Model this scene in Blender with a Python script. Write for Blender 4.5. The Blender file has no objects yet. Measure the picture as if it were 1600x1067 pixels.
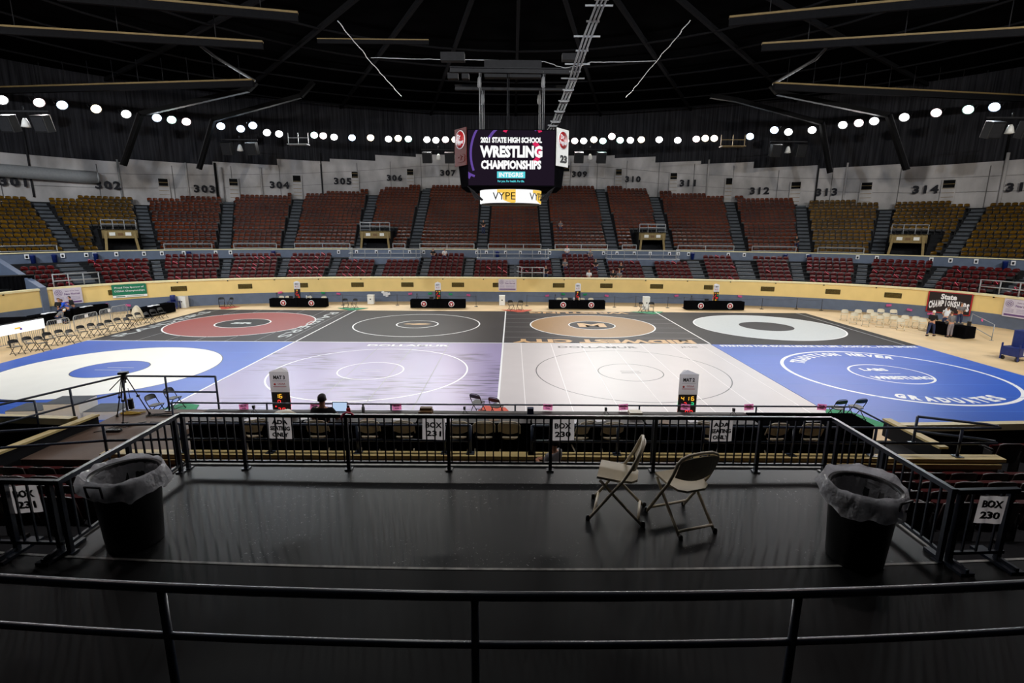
import bpy, bmesh, math, random
from mathutils import Matrix, Vector
random.seed(7)
S = bpy.context.scene
COL = S.collection
# ------------------------------------------------------------------ camera
F, PITCH, ROLL, CAMZ = 817.0, math.atan(175/817.0), math.radians(0.35), 6.88
RC = (Matrix.Rotation(math.pi/2 - PITCH, 3, 'X') @ Matrix.Rotation(ROLL, 3, 'Z'))
cd = bpy.data.cameras.new('camera'); cam = bpy.data.objects.new('camera', cd); COL.objects.link(cam)
cd.sensor_width = 36; cd.lens = F/1600*36; cd.clip_start = .05; cd.clip_end = 400
cam.matrix_world = Matrix.Translation((0, 0, CAMZ)) @ RC.to_4x4()
S.camera = cam
# ------------------------------------------------------------------ world and exposure
w = bpy.data.worlds.new('hall_air'); S.world = w; w.use_nodes = True
w.node_tree.nodes['Background'].inputs[0].default_value = (.75, .82, 1, 1)
w.node_tree.nodes['Background'].inputs[1].default_value = 0.004
S.view_settings.view_transform = 'Standard'; S.view_settings.look = 'None'
S.view_settings.gamma = 1; S.view_settings.use_curve_mapping = False
S.view_settings.exposure = 0.0
LAMP_POWER = 1520.0; NEAR_POWER = 3600.0
# ------------------------------------------------------------------ photo helpers (from a pixel of the frame to a point of the hall)
def ray(px, py):
    return RC @ Vector(((px-800)/F, -(py-533.5)/F, -1))
def G(px, py, Z=0.0):
    d = ray(px, py); t = (Z-CAMZ)/d.z; return Vector((d.x*t, d.y*t, Z))
def V(px, py, D):
    d = ray(px, py); t = D/d.y; return Vector((d.x*t, D, CAMZ+d.z*t))
def proj(p):
    q = RC.transposed() @ (Vector(p)-Vector((0, 0, CAMZ)))
    if q.z > -0.05: return (99999, 99999)
    return (800 - q.x/q.z*F, 533.5 + q.y/q.z*F)
# ------------------------------------------------------------------ materials
def lin(c):
    return tuple(((x/12.92) if x <= .04045 else ((x+.055)/1.055)**2.4) for x in c)
def mat(name, rgb, rough=.6, metal=0.0, var=.12, scale=6.0, emit=0.0, bump=0.0, spec=.5, coat=0.0, detail=3, stretch=None):
    m = bpy.data.materials.new(name); m.use_nodes = True
    n = m.node_tree.nodes; l = m.node_tree.links; b = n['Principled BSDF']
    c = lin(tuple(x/255 for x in rgb))
    b.inputs['Roughness'].default_value = rough; b.inputs['Metallic'].default_value = metal
    b.inputs['Specular IOR Level'].default_value = spec; b.inputs['Coat Weight'].default_value = coat
    if emit:
        b.inputs['Base Color'].default_value = (0, 0, 0, 1); b.inputs['Specular IOR Level'].default_value = 0
        b.inputs['Emission Color'].default_value = (*c, 1); b.inputs['Emission Strength'].default_value = emit
        return m
    tc = n.new('ShaderNodeTexCoord'); nz = n.new('ShaderNodeTexNoise'); nz.inputs['Scale'].default_value = scale
    nz.inputs['Detail'].default_value = detail
    if stretch:
        mp = n.new('ShaderNodeMapping'); mp.inputs['Scale'].default_value = stretch; l.new(tc.outputs['Object'], mp.inputs[0]); l.new(mp.outputs[0], nz.inputs['Vector'])
    else: l.new(tc.outputs['Object'], nz.inputs['Vector'])
    r = n.new('ShaderNodeValToRGB'); r.color_ramp.elements[0].position = .3; r.color_ramp.elements[1].position = .7
    r.color_ramp.elements[0].color = (*[max(0, x*(1-var)) for x in c], 1)
    r.color_ramp.elements[1].color = (*[min(1, x*(1+var)) for x in c], 1)
    l.new(nz.outputs['Fac'], r.inputs[0]); l.new(r.outputs[0], b.inputs['Base Color'])
    if bump:
        bp = n.new('ShaderNodeBump'); bp.inputs['Strength'].default_value = bump; bp.inputs['Distance'].default_value = .02 if bump < 1 else .09
        l.new(nz.outputs['Fac'], bp.inputs['Height']); l.new(bp.outputs[0], b.inputs['Normal'])
    return m
M = {}
def mm(k, *a, **kw): M[k] = mat(k, *a, **kw)
mm('concrete_floor', (214, 184, 138), .55, scale=.6, var=.1)
mm('arena_cream', (240, 210, 138), .5, scale=1.0, var=.04)
mm('cream_trim', (238, 225, 178), .5, var=.04)
mm('slate_paint', (94, 106, 128), .5, scale=2, var=.08)
mm('slate_rail', (62, 72, 90), .35, var=.1, spec=.6)
mm('grey_rail', (150, 152, 155), .4, var=.08)
mm('concrete_wall', (188, 184, 184), .9, scale=.5, var=.3, spec=.1, stretch=(1, 1, .6), detail=6)
mm('corrugated', (48, 48, 52), .8, spec=0, scale=1.5, var=.5, stretch=(4, 4, .12))
mm('tier_dark', (30, 31, 34), .85, spec=.2, scale=2, var=.25)
mm('stair_grey', (78, 83, 90), .8, scale=2, var=.15)
mm('black_paint', (14, 14, 15), .85, spec=.15)
mm('number_paint', (22, 22, 30), .8)
mm('ceiling_black', (8, 8, 9), 1.0, spec=0, scale=.4, var=.3)
mm('roof_steel', (38, 38, 41), .7, spec=.2); mm('roof_dark', (30, 30, 32), .9, spec=0)
mm('tan_steel', (138, 116, 74), .6, scale=3)
mm('wire_grey', (200, 202, 208), .5)
mm('brown_seat', (88, 34, 6), .2, scale=.35, var=.4, spec=.22)
mm('yellow_lit_seat', (94, 66, 12), .2, scale=.35, var=.4, spec=.25)  # side seats: yellow light on the brown put into the colour
mm('maroon_seat', (80, 14, 16), .28, scale=.5, var=.25, spec=.25); mm('maroon_seat_shaded', (40, 22, 20), .45)
mm('seat_iron', (28, 26, 26), .5)
mm('pink_tape', (255, 90, 120), .6)
mm('pink_paper', (255, 150, 208), .7, var=.02)
mm('white_paper', (240, 240, 244), .7, var=.02)
mm('black_cloth', (12, 12, 14), .95, spec=0, var=.2, scale=3)
mm('portal_cream', (136, 116, 72), .7)
mm('grey_cloth', (62, 57, 55), .6, scale=5, var=.2)
mm('black_plastic', (16, 16, 18), .45)
mm('white_plastic', (232, 232, 228), .45, var=.03)
mm('blue_plastic', (22, 40, 104), .4)
mm('blue_cloth', (20, 70, 190), .8)
mm('red_cloth', (200, 70, 40), .7)
mm('green_cloth', (20, 140, 90), .7)
mm('beige_metal', (206, 194, 168), .42, var=.05, scale=10, spec=.5)
mm('beige_plastic', (214, 204, 180), .5, var=.04)
mm('chrome', (190, 190, 195), .25, metal=1)
mm('wood_ply', (110, 80, 46), .6, scale=3, var=.2)
mm('deck_brown', (112, 94, 82), .6, spec=.25, scale=.9, var=.22, bump=.1)
mm('aisle_rubber', (8, 8, 9), .6, scale=1.3, var=.4, bump=.12, detail=6, spec=.12)
mm('platform_rubber', (23, 24, 25), .42, scale=1.3, var=.4, bump=.12, detail=6, spec=.34)
mm('nosing', (150, 148, 142), .5, scale=9, var=.5)
mm('sign_white', (205, 200, 200), .6, scale=7, var=.06)
mm('ink', (12, 12, 14), .6)
mm('skin', (196, 142, 112), .55, var=.04)
mm('hair_dark', (26, 18, 14), .6)
mm('hair_white', (222, 216, 205), .6)
mm('hair_brown', (92, 62, 40), .6)
mm('shirt_black', (18, 18, 20), .9); mm('shirt_blue', (24, 82, 210), .85); mm('shirt_white', (220, 220, 222), .85)
mm('shirt_grey', (110, 108, 110), .85); mm('shirt_red', (190, 30, 40), .85)
mm('jeans', (34, 44, 78), .85); mm('trousers_grey', (130, 122, 126), .85); mm('shoe', (20, 20, 22), .5)
mm('mat_white', (196, 188, 188), .42, var=.02, scale=1.0)
mm('mat_cream', (252, 250, 242), .38, var=.02, scale=1.0)
mm('mat_seam', (238, 232, 232), .5, var=.02)
mm('mat_line_white', (246, 246, 246), .4, var=.01)
mm('mat_line_black', (20, 20, 22), .4)
mm('mat_blue', (44, 92, 192), .4, spec=.3, var=.08, scale=.25)
mm('mat_sky', (84, 132, 214), .4, spec=.3, var=.1, scale=.25)
mm('mat_black', (30, 28, 29), .5, spec=.1, var=.15, scale=.3)
mm('mat_charcoal', (46, 42, 43), .5, spec=.1, var=.12, scale=.3)
mm('mat_red', (146, 48, 42), .45, var=.06, spec=.25); mm('mat_tan', (158, 118, 66), .45, var=.05, spec=.25); mm('mat_pale', (198, 203, 203), .4, var=.03)
mm('mat_gold_ink', (206, 160, 100), .5); mm('mat_seam_dark', (150, 150, 152), .5)
mm('logo_red', (170, 30, 36), .5); mm('advert_red_unlit', (84, 26, 22), .6); mm('banner_green', (16, 118, 86), .6); mm('banner_lilac', (214, 206, 222), .6, var=.03)
mm('banner_purple', (104, 70, 130), .6); mm('banner_black', (26, 14, 16), .6); mm('yellow_cable', (196, 160, 30), .5)
mm('brass_vent', (140, 116, 44), .5, scale=40, var=.5); mm('plank_yellow', (226, 204, 140), .5, scale=4, var=.08)
# purple mat: lavender with darker scuffed streaks
m = mat('mat_lavender', (152, 139, 180), .36, spec=.4, var=.06, scale=.2); M['mat_lavender'] = m
n = m.node_tree.nodes; l = m.node_tree.links
tc = n.new('ShaderNodeTexCoord'); mp = n.new('ShaderNodeMapping'); mp.inputs['Scale'].default_value = (.35, 3.2, 1)
nz = n.new('ShaderNodeTexNoise'); nz.inputs['Scale'].default_value = 1.6; nz.inputs['Detail'].default_value = 6
n2 = n.new('ShaderNodeTexNoise'); n2.inputs['Scale'].default_value = .22; n2.inputs['Detail'].default_value = 1
rr = n.new('ShaderNodeValToRGB'); rr.color_ramp.elements[0].position = .5; rr.color_ramp.elements[1].position = .62
r2 = n.new('ShaderNodeValToRGB'); r2.color_ramp.elements[0].position = .48; r2.color_ramp.elements[1].position = .6
mu = n.new('ShaderNodeMath'); mu.operation = 'MULTIPLY'; mx = n.new('ShaderNodeMixRGB'); mx.inputs[2].default_value = (*lin((.26, .23, .34)), 1)
l.new(tc.outputs['Object'], mp.inputs[0]); l.new(mp.outputs[0], nz.inputs[0]); l.new(tc.outputs['Object'], n2.inputs[0])
l.new(nz.outputs[0], rr.inputs[0]); l.new(n2.outputs[0], r2.inputs[0]); l.new(rr.outputs[0], mu.inputs[0]); l.new(r2.outputs[0], mu.inputs[1])
src = n['Principled BSDF'].inputs['Base Color'].links[0].from_socket
l.new(mu.outputs[0], mx.inputs[0]); l.new(src, mx.inputs[1]); l.new(mx.outputs[0], n['Principled BSDF'].inputs['Base Color'])
# scuffs and scratches on the platform coating
m = M['platform_rubber']; n = m.node_tree.nodes; l = m.node_tree.links; tc = n.new('ShaderNodeTexCoord'); nz = n.new('ShaderNodeTexNoise'); nz.inputs['Scale'].default_value = 34; nz.inputs['Detail'].default_value = 4; nz.inputs['Distortion'].default_value = 1.2
n2 = n.new('ShaderNodeTexNoise'); n2.inputs['Scale'].default_value = 1.1; rr = n.new('ShaderNodeValToRGB'); rr.color_ramp.elements[0].position = .655; rr.color_ramp.elements[1].position = .70; r2 = n.new('ShaderNodeValToRGB'); r2.color_ramp.elements[0].position = .48; r2.color_ramp.elements[1].position = .62
mu = n.new('ShaderNodeMath'); mu.operation = 'MULTIPLY'; mx = n.new('ShaderNodeMixRGB'); mx.inputs[2].default_value = (.3, .3, .29, 1); l.new(tc.outputs['Object'], nz.inputs[0]); l.new(tc.outputs['Object'], n2.inputs[0]); l.new(nz.outputs[0], rr.inputs[0]); l.new(n2.outputs[0], r2.inputs[0])
l.new(rr.outputs[0], mu.inputs[0]); l.new(r2.outputs[0], mu.inputs[1]); src = n['Principled BSDF'].inputs['Base Color'].links[0].from_socket; l.new(mu.outputs[0], mx.inputs[0]); l.new(src, mx.inputs[1]); l.new(mx.outputs[0], n['Principled BSDF'].inputs['Base Color'])
# clear bin liner
m = mat('bin_liner', (238, 238, 242), .2, var=.04, scale=7, bump=1.0, detail=3); M['bin_liner'] = m
m.node_tree.nodes['Principled BSDF'].inputs['Alpha'].default_value = .8
def translucent(k, fac):
    m = M[k]; n = m.node_tree.nodes; l = m.node_tree.links; b = n['Principled BSDF']; t = n.new('ShaderNodeBsdfTranslucent'); x = n.new('ShaderNodeMixShader'); x.inputs[0].default_value = fac
    if b.inputs['Base Color'].links: l.new(b.inputs['Base Color'].links[0].from_socket, t.inputs[0])
    l.new(b.outputs[0], x.inputs[1]); l.new(t.outputs[0], x.inputs[2]); l.new(x.outputs[0], n['Material Output'].inputs[0])
M['tower_white'] = mat('tower_white', (240, 240, 244), .6, var=.02)
translucent('pink_paper', .7); translucent('sign_white', .6); translucent('bin_liner', .55); translucent('tower_white', .6)
def emis(k, rgb, s): M[k] = mat(k, rgb, emit=s)
for k, c in (('lamp_white', (255, 255, 255)), ('lamp_blue', (200, 225, 255)), ('lamp_rose', (255, 225, 225)), ('lamp_green', (205, 255, 240)), ('lamp_warm', (255, 236, 205))):
    emis(k, c, 14)
emis('led_white', (255, 255, 255), 1.0); emis('led_screen', (30, 22, 34), 1.0); emis('led_pink', (214, 40, 90), 1.0); emis('led_violet', (110, 80, 170), .8)
emis('led_cyan', (90, 214, 224), 1.0); emis('led_red', (255, 50, 50), 1.6); emis('led_amber', (255, 190, 60), 1.4); emis('led_green', (60, 230, 150), 1.2)
emis('led_bright', (250, 252, 255), 1.3); emis('laptop_glow', (190, 215, 245), .9); emis('led_yellow', (250, 205, 90), 1.0); emis('led_dim', (46, 20, 20), .6)
# ------------------------------------------------------------------ mesh builder
class MB:
    def __init__(s): s.v = []; s.f = []; s.m = []; s.sm = []
    def add(s, vs, fs, k=0, mt=None, sm=False):
        o = len(s.v)
        s.v += [tuple(mt @ Vector(p)) for p in vs] if mt is not None else [tuple(p) for p in vs]
        s.f += [tuple(o+i for i in f) for f in fs]; s.m += [k]*len(fs); s.sm += [sm]*len(fs); return s
    def merge(s, b, mt=None):
        o = len(s.v); s.v += [tuple(mt @ Vector(p)) for p in b.v] if mt is not None else b.v
        s.f += [tuple(o+i for i in f) for f in b.f]; s.m += b.m; s.sm += b.sm; return s
    def box(s, c, d, k=0, mt=None, bev=0.0):
        x, y, z = [q/2 for q in d]
        if not bev:
            vs = [(c[0]+a*x, c[1]+b*y, c[2]+e*z) for a in (-1, 1) for b in (-1, 1) for e in (-1, 1)]
            return s.add(vs, [(0, 1, 3, 2), (4, 6, 7, 5), (0, 4, 5, 1), (2, 3, 7, 6), (0, 2, 6, 4), (1, 5, 7, 3)], k, mt)
        bev = min(bev, x*.95, y*.95)
        ring = []
        for a, b in ((1, 1), (-1, 1), (-1, -1), (1, -1)):
            pts = [(a*x, b*(y-bev)), (a*(x-bev*.3), b*(y-bev*.3)), (a*(x-bev), b*y)]
            if a*b < 0: pts.reverse()
            ring += pts
        vs = [(c[0]+p[0], c[1]+p[1], c[2]+h) for h in (-z, z) for p in ring]; q = len(ring)
        return s.add(vs, [(i, (i+1) % q, q+(i+1) % q, q+i) for i in range(q)]+[tuple(range(q-1, -1, -1)), tuple(range(q, 2*q))], k, mt)
    def bar(s, a, b, wd, ht, k=0):
        a = Vector(a); b = Vector(b); d = b-a; L = d.length
        if L < 1e-6: return s
        y = d/L; up = Vector((0, 0, 1)) if abs(y.z) < .95 else Vector((1, 0, 0))
        x = y.cross(up).normalized(); z = x.cross(y)
        mt = Matrix.Translation((a+b)/2) @ Matrix((x, y, z)).transposed().to_4x4()
        return s.box((0, 0, 0), (wd, L, ht), k, mt)
    def tube(s, pts, r, k=0, n=8, closed=False, r2=None):
        pts = [Vector(p) for p in pts]; q = len(pts); vs = []; prev = None
        for i, p in enumerate(pts):
            if closed: t = pts[(i+1) % q]-pts[i-1]
            else: t = pts[min(i+1, q-1)]-pts[max(i-1, 0)]
            t.normalize()
            if prev is None:
                up = Vector((0, 0, 1)) if abs(t.z) < .9 else Vector((1, 0, 0)); x = t.cross(up).normalized()
            else: x = (prev-t*prev.dot(t)).normalized()
            prev = x; y = t.cross(x); rad = r if r2 is None else r+(r2-r)*i/(q-1)
            vs += [p+(x*math.cos(2*math.pi*j/n)+y*math.sin(2*math.pi*j/n))*rad for j in range(n)]
        fs = []
        for i in range(q if closed else q-1):
            for j in range(n):
                a = i*n+j; b = i*n+(j+1) % n; e = ((i+1) % q)*n
                fs.append((a, b, e+(j+1) % n, e+j))
        if not closed: fs += [tuple(range(n-1, -1, -1)), tuple((q-1)*n+j for j in range(n))]
        return s.add(vs, fs, k, None, True)
    def lathe(s, prof, k=0, n=20, mt=None, cap=True, wob=None):
        vs = []; q = len(prof)
        for i, (r, z) in enumerate(prof):
            for j in range(n):
                a = 2*math.pi*j/n; rr, zz = (r, z) if wob is None else wob(i, a, r, z)
                vs.append((rr*math.cos(a), rr*math.sin(a), zz))
        fs = [(i*n+j, i*n+(j+1) % n, (i+1)*n+(j+1) % n, (i+1)*n+j) for i in range(q-1) for j in range(n)]
        if cap: fs += [tuple(range(n-1, -1, -1)), tuple((q-1)*n+j for j in range(n))]
        return s.add(vs, fs, k, mt, True)
    def prism(s, poly, z0, z1, k=0, mt=None):
        q = len(poly); vs = [(p[0], p[1], z0) for p in poly]+[(p[0], p[1], z1) for p in poly]
        return s.add(vs, [(i, (i+1) % q, q+(i+1) % q, q+i) for i in range(q)]+[tuple(range(q-1, -1, -1)), tuple(range(q, 2*q))], k, mt)
    def disc(s, c, r0, r1, z, k=0, n=72):
        c = Vector(c)
        if r0 <= 0:
            return s.add([(c.x+r1*math.cos(2*math.pi*j/n), c.y+r1*math.sin(2*math.pi*j/n), z) for j in range(n)], [tuple(range(n))], k)
        vs = [(c.x+r*math.cos(2*math.pi*j/n), c.y+r*math.sin(2*math.pi*j/n), z) for r in (r0, r1) for j in range(n)]
        return s.add(vs, [(j, n+j, n+(j+1) % n, (j+1) % n) for j in range(n)], k)
    def build(s, name, mats, parent=None, loc=None, rz=0.0):
        me = bpy.data.meshes.new(name); me.from_pydata(s.v, [], s.f)
        if not isinstance(mats, (list, tuple)): mats = [mats]
        for m in mats: me.materials.append(M[m])
        me.polygons.foreach_set('material_index', s.m); me.polygons.foreach_set('use_smooth', s.sm); me.update()
        o = bpy.data.objects.new(name, me); COL.objects.link(o)
        if parent is not None: o.parent = parent
        if loc is not None: o.location = loc
        if rz: o.rotation_euler = (0, 0, rz)
        return o
_txt = {}
def text(s, size, depth=.004, bold=0.02, space=1.0, align='CENTER'):
    """letters as a mesh: lies in the XY plane, reads along +X, thickness along +Z"""
    key = (s, size, depth, bold, space, align)
    if key in _txt: return _txt[key]
    c = bpy.data.curves.new('letters', 'FONT'); c.body = s; c.size = size; c.extrude = depth/2; c.offset = bold*size
    c.align_x = align; c.align_y = 'CENTER'; c.space_character = space; c.resolution_u = 2; c.space_line = .95
    o = bpy.data.objects.new('letters', c); COL.objects.link(o)
    me = bpy.data.meshes.new_from_object(o.evaluated_get(bpy.context.evaluated_depsgraph_get()))
    b = MB(); b.add([v.co[:] for v in me.vertices], [tuple(p.vertices) for p in me.polygons])
    bpy.data.objects.remove(o); bpy.data.curves.remove(c); bpy.data.meshes.remove(me)
    _txt[key] = b; return b
def put_text(mb, s, size, mt, k=0, **kw):
    t = text(s, size, **kw); b = MB(); b.v = t.v; b.f = t.f; b.m = [k]*len(t.f); b.sm = t.sm; mb.merge(b, mt)
def frame(o, x, y):
    x = Vector(x).normalized(); y = Vector(y).normalized(); z = x.cross(y)
    return Matrix.Translation(o) @ Matrix((x, y, z)).transposed().to_4x4()
def tag(o, label=None, cat=None, group=None, kind=None):
    if label: o['label'] = label
    if cat: o['category'] = cat
    if group: o['group'] = group
    if kind: o['kind'] = kind
    return o
def empty(name, label, cat, loc=(0, 0, 0), rz=0.0, group=None):
    o = bpy.data.objects.new(name, None); COL.objects.link(o); o.location = loc; o.rotation_euler = (0, 0, rz); o.empty_display_size = .1
    return tag(o, label, cat, group)
def kids(o): return [c for c in bpy.data.objects if c.parent == o]
_kids = {}
def copy_tree(o, loc, rz, label, group=None, scale=None):
    def rec(a, par):
        c = a.copy(); COL.objects.link(c)
        if par is not None: c.parent = par
        if a.name not in _kids: _kids[a.name] = kids(a)
        for ch in _kids[a.name]: rec(ch, c)
        return c
    r = rec(o, None); r.location = loc; r.rotation_euler = (0, 0, rz); r['label'] = label
    if group: r['group'] = group
    if scale: r.scale = scale
    return r
ONES = ['', 'first', 'second', 'third', 'fourth', 'fifth', 'sixth', 'seventh', 'eighth', 'ninth', 'tenth', 'eleventh', 'twelfth', 'thirteenth', 'fourteenth', 'fifteenth', 'sixteenth', 'seventeenth', 'eighteenth', 'nineteenth']
TENS = {2: ('twentieth', 'twenty'), 3: ('thirtieth', 'thirty'), 4: ('fortieth', 'forty'), 5: ('fiftieth', 'fifty')}
def nth(i): return ONES[i] if i < 20 else (TENS[i//10][0] if i % 10 == 0 else TENS[i//10][1]+'-'+ONES[i % 10])
def structure(mb, name, mats): return tag(mb.build(name, mats), kind='structure')
# ------------------------------------------------------------------ the oval of the arena wall; s runs along it (0 = far middle, + to the right), d outwards
CX, CY, OA, OB, OP = .3, 31.2, 36.3, 19.4, 2.9
NB = 720
_b = []
for i in range(NB):
    a = math.pi/2 - 2*math.pi*i/NB; ca, sa = math.cos(a), math.sin(a)
    _b.append((CX+OA*math.copysign(abs(ca)**(2/OP), ca), CY+OB*math.copysign(abs(sa)**(2/OP), sa)))
_s = [0.0]
for i in range(1, NB+1): _s.append(_s[-1]+math.dist(_b[i % NB], _b[i-1]))
PER = _s[-1]
import bisect
def base(s):
    s = s % PER; i = min(NB-1, bisect.bisect_right(_s, s)-1); t = (s-_s[i])/max(1e-9, _s[i+1]-_s[i])
    a, b = _b[i], _b[(i+1) % NB]; return Vector((a[0]+(b[0]-a[0])*t, a[1]+(b[1]-a[1])*t))
def normal(s):
    t = base(s+1.2)-base(s-1.2); return Vector((-t.y, t.x)).normalized()
def B(s, d, z=0.0):
    p = base(s)+normal(s)*d; return Vector((p.x, p.y, z))
def s_at(px, d, z):
    lo, hi = -62.0, 62.0
    for _ in range(40):
        m_ = (lo+hi)/2
        if proj(B(m_, d, z))[0] < px: lo = m_
        else: hi = m_
    return (lo+hi)/2
def ribbon(mb, s0, s1, fn, step=1.0, k=0):
    """fn(s) -> list of (d, z); sweeps that section along the oval"""
    n = max(1, int(math.ceil((s1-s0)/step))); vs = []; q = None
    for i in range(n+1):
        s = s0+(s1-s0)*i/n; pr = fn(s); q = len(pr); vs += [B(s, d, z) for d, z in pr]
    fs = [(i*q+j, (i+1)*q+j, (i+1)*q+j+1, i*q+j+1) for i in range(n) for j in range(q-1)]
    mb.add(vs, fs, k)
# ------------------------------------------------------------------ floodlights hung in a ring under the roof
LZ = 17.4
LAMPS = [(3,156,'white',0),(61,160,'rose',0),(97,164,'blue',0),(150,170,'warm',0),(197,178,'white',0),(245,184,'blue',0),(268,187,'green',0),(291,190,'rose',0),
 (345,197,'blue',0),(376,201,'blue',0),(395,196,'blue',1),(417,207,'white',0),(436,209,'white',0),(491,211,'green',0),(505,212,'rose',0),(522,214,'white',0),
 (550,215,'blue',0),(579,215,'warm',0),(607,217,'white',0),(622,216,'warm',0),(638,217,'green',1),(667,218,'white',0),(681,219,'white',0),(696,218,'rose',0),(711,218,'warm',0),
 (884,220,'rose',0),(898,220,'rose',0),(912,220,'white',0),(928,218,'warm',0),(942,220,'green',0),(956,213,'rose',0),(969,219,'green',1),(985,219,'white',0),(1002,218,'warm',0),
 (1030,218,'white',0),(1059,219,'white',0),(1088,217,'rose',0),(1102,216,'warm',0),(1116,216,'warm',0),(1172,213,'blue',0),
 (1210,203,'blue',0),(1232,206,'white',0),(1269,203,'white',0),(1317,195,'white',0),(1342,192,'rose',0),(1366,189,'white',0),(1413,183,'white',0),(1463,176,'rose',0),(1513,171,'green',0),(1554,167,'blue',0)]
def lamp_proto():
    root = empty('floodlight', 'x', 'floodlight')
    h = MB(); h.lathe([(.10, .42), (.16, .40), (.18, .22), (.30, .1), (.44, -.02), (.46, -.05), (.44, -.05)], 0, 16, cap=False)
    h.build('housing', 'black_plastic', root)
    b = MB(); b.tube([(-.5, 0, .05), (-.5, 0, .62), (.5, 0, .62), (.5, 0, .05)], .03, 0, 6); b.tube([(0, 0, .62), (0, 0, 1.3)], .035, 0, 6)
    b.build('bracket', 'roof_steel', root)
    g = MB(); g.lathe([(0.001, -.1), (.2, -.09), (.34, -.06), (.38, -.02)], 0, 20, cap=False); g.build('lens', 'lamp_white', root)
    return root
_lp = {}
proto = lamp_proto()
for c in ('blue', 'rose', 'green', 'warm'):
    o = [k for k in bpy.data.objects if k.parent == proto and k.name.startswith('lens')][0]
    me = o.data.copy(); me.materials[0] = M['lamp_'+c]; _lp[c] = me
LCOL = {'white': (1, 1, 1), 'blue': (.8, .9, 1), 'rose': (1, .86, .86), 'green': (.84, 1, .96), 'warm': (1, .93, .8)}
def place_lamp(i, p, c, label, group, power, first):
    o = proto if first else copy_tree(proto, p, 0, label, group)
    o.location = p; o['label'] = label; o['group'] = group
    aim = (Vector((CX+(p.x-CX)*.1, 26, 0) if i < 90 else ((CX+(p.x-CX)*1.0, 47, 1.0) if i % 2 else (CX+(p.x-CX)*.8, 14, 0)))-p).normalized()
    # tilted so the lens looks at the mats
    q = aim.to_track_quat('-Z', 'Y'); o.rotation_mode = 'QUATERNION'
    tilt = (Vector((0, 0, -1))*.25+aim*.75).normalized(); o.rotation_quaternion = tilt.to_track_quat('-Z', 'Y')
    if c != 'white':
        for k in bpy.data.objects if False else _children(o):
            if k.name.startswith('lens'): k.data = _lp[c]
    ld = bpy.data.lights.new('flood_beam', 'SPOT'); ld.energy = power; ld.spot_size = math.radians(118); ld.spot_blend = 1.0
    ld.shadow_soft_size = .3; ld.color = LCOL[c]
    lo = bpy.data.objects.new('flood_beam', ld); COL.objects.link(lo); lo.location = p+aim*.55
    lo.rotation_mode = 'QUATERNION'; lo.rotation_quaternion = q
def _children(o): return [k for k in bpy.data.objects if k.parent == o]
for i, (px, py, c, big) in enumerate(LAMPS):
    side = 'left' if px < 800 else 'right'
    n_ = i+1 if px < 800 else len(LAMPS)-i
    place_lamp(i, G(px, py, LZ), c, 'round glowing floodlight under the roof, %s from the %s edge of the photo' % (nth(n_), side),
               'floodlights ringed under the roof', LAMP_POWER, i == 0)
    bpy.context.view_layer.objects.active = None
for i in range(16):     # the near side of the same ring, above and behind the seats the camera looks over
    s_ = PER/2 + (i-7.5)*5.6
    p = B(s_, 1.5, LZ+.3)
    place_lamp(90+i, p, ('white', 'warm', 'rose', 'blue')[i % 4], 'round floodlight of the near side of the ring above the platform', 'floodlights on the near side of the ring', NEAR_POWER*(2.7 if i % 2 == 1 else .34), False)
# ------------------------------------------------------------------ arena floor, wall, tiers
mb = MB(); mb.add([(p[0], p[1], 0) for p in _b], [tuple(range(NB-1, -1, -1))]); structure(mb, 'floor', 'concrete_floor')
def wallpart(name, prof, m, segs):
    mb = MB()
    for s0, s1 in segs: ribbon(mb, s0, s1, lambda s: prof)
    return structure(mb, name, m)
# near side gap where the press deck stands
def s_near(x):
    lo, hi = PER/2-30, PER/2+30
    for _ in range(40):
        q = (lo+hi)/2
        if base(q).x > x: lo = q
        else: hi = q
    return (lo+hi)/2
SR, SL = s_near(9.25), s_near(-10.6)
RING = [(-(PER-SL), SR)]
wallpart('wall_arena_foot', [(0, 0), (0, .95), (.02, .97)], 'slate_paint', RING)
wallpart('wall_arena', [(.02, .95), (.02, 2.24), (.1, 2.24)], 'arena_cream', RING)
wallpart('wall_arena_back', [(.1, 2.24), (.14, 2.24), (.14, 0)], 'tier_dark', RING)
wallpart('trim_1', [(-.08, 2.22), (-.08, 2.36), (.16, 2.38), (.16, 2.22), (-.08, 2.22)], 'cream_trim', RING)
mb = MB()
for i in range(-14, 15):
    if abs(i) == 0: pass
    s = i*3.9+.8; mb.box((0, 0, 0), (.1, .04, .08), 0, frame(B(s, -.02, 2.17), base(s+.1).to_3d()-base(s-.1).to_3d(), (-normal(s)).to_3d()))
structure(mb, 'trim_2', 'black_paint')
LROW, LT, LRISE = 7, .8, .3
def lz(i): return 1.75+LRISE*i
def uz(k): return 4.3+.385*k
UD, UT = 8.0, .8
SMAX = 60
KS = [(0, 21), (11, 21), (17.4, 18.2), (26, 15.4), (33, 13.3), (40, 12.6), (70, 12.6)]
def Kf(s):
    a = abs(s)
    for (x0, k0), (x1, k1) in zip(KS, KS[1:]):
        if a <= x1: return k0+(k1-k0)*(a-x0)/(x1-x0)
    return KS[-1][1]
prof = [(.14, 2.2), (.14, lz(0))]
for i in range(LROW): prof += [(.45+LT*i, lz(i)), (.45+LT*(i+1), lz(i))]
prof += [(.45+LT*LROW, 3.85), (7.2, 3.85)]
mb = MB(); ribbon(mb, -SMAX, SMAX, lambda s: prof, 1.5)
structure(mb, 'floor_lower_tiers', 'tier_dark')
mb = MB(); ribbon(mb, -SMAX, SMAX, lambda s: [(7.2, 3.85), (7.2, 4.7), (7.5, 4.7), (7.5, 4.3), (UD, 4.3)], 1.5); structure(mb, 'wall_walkway', 'slate_paint')
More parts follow.
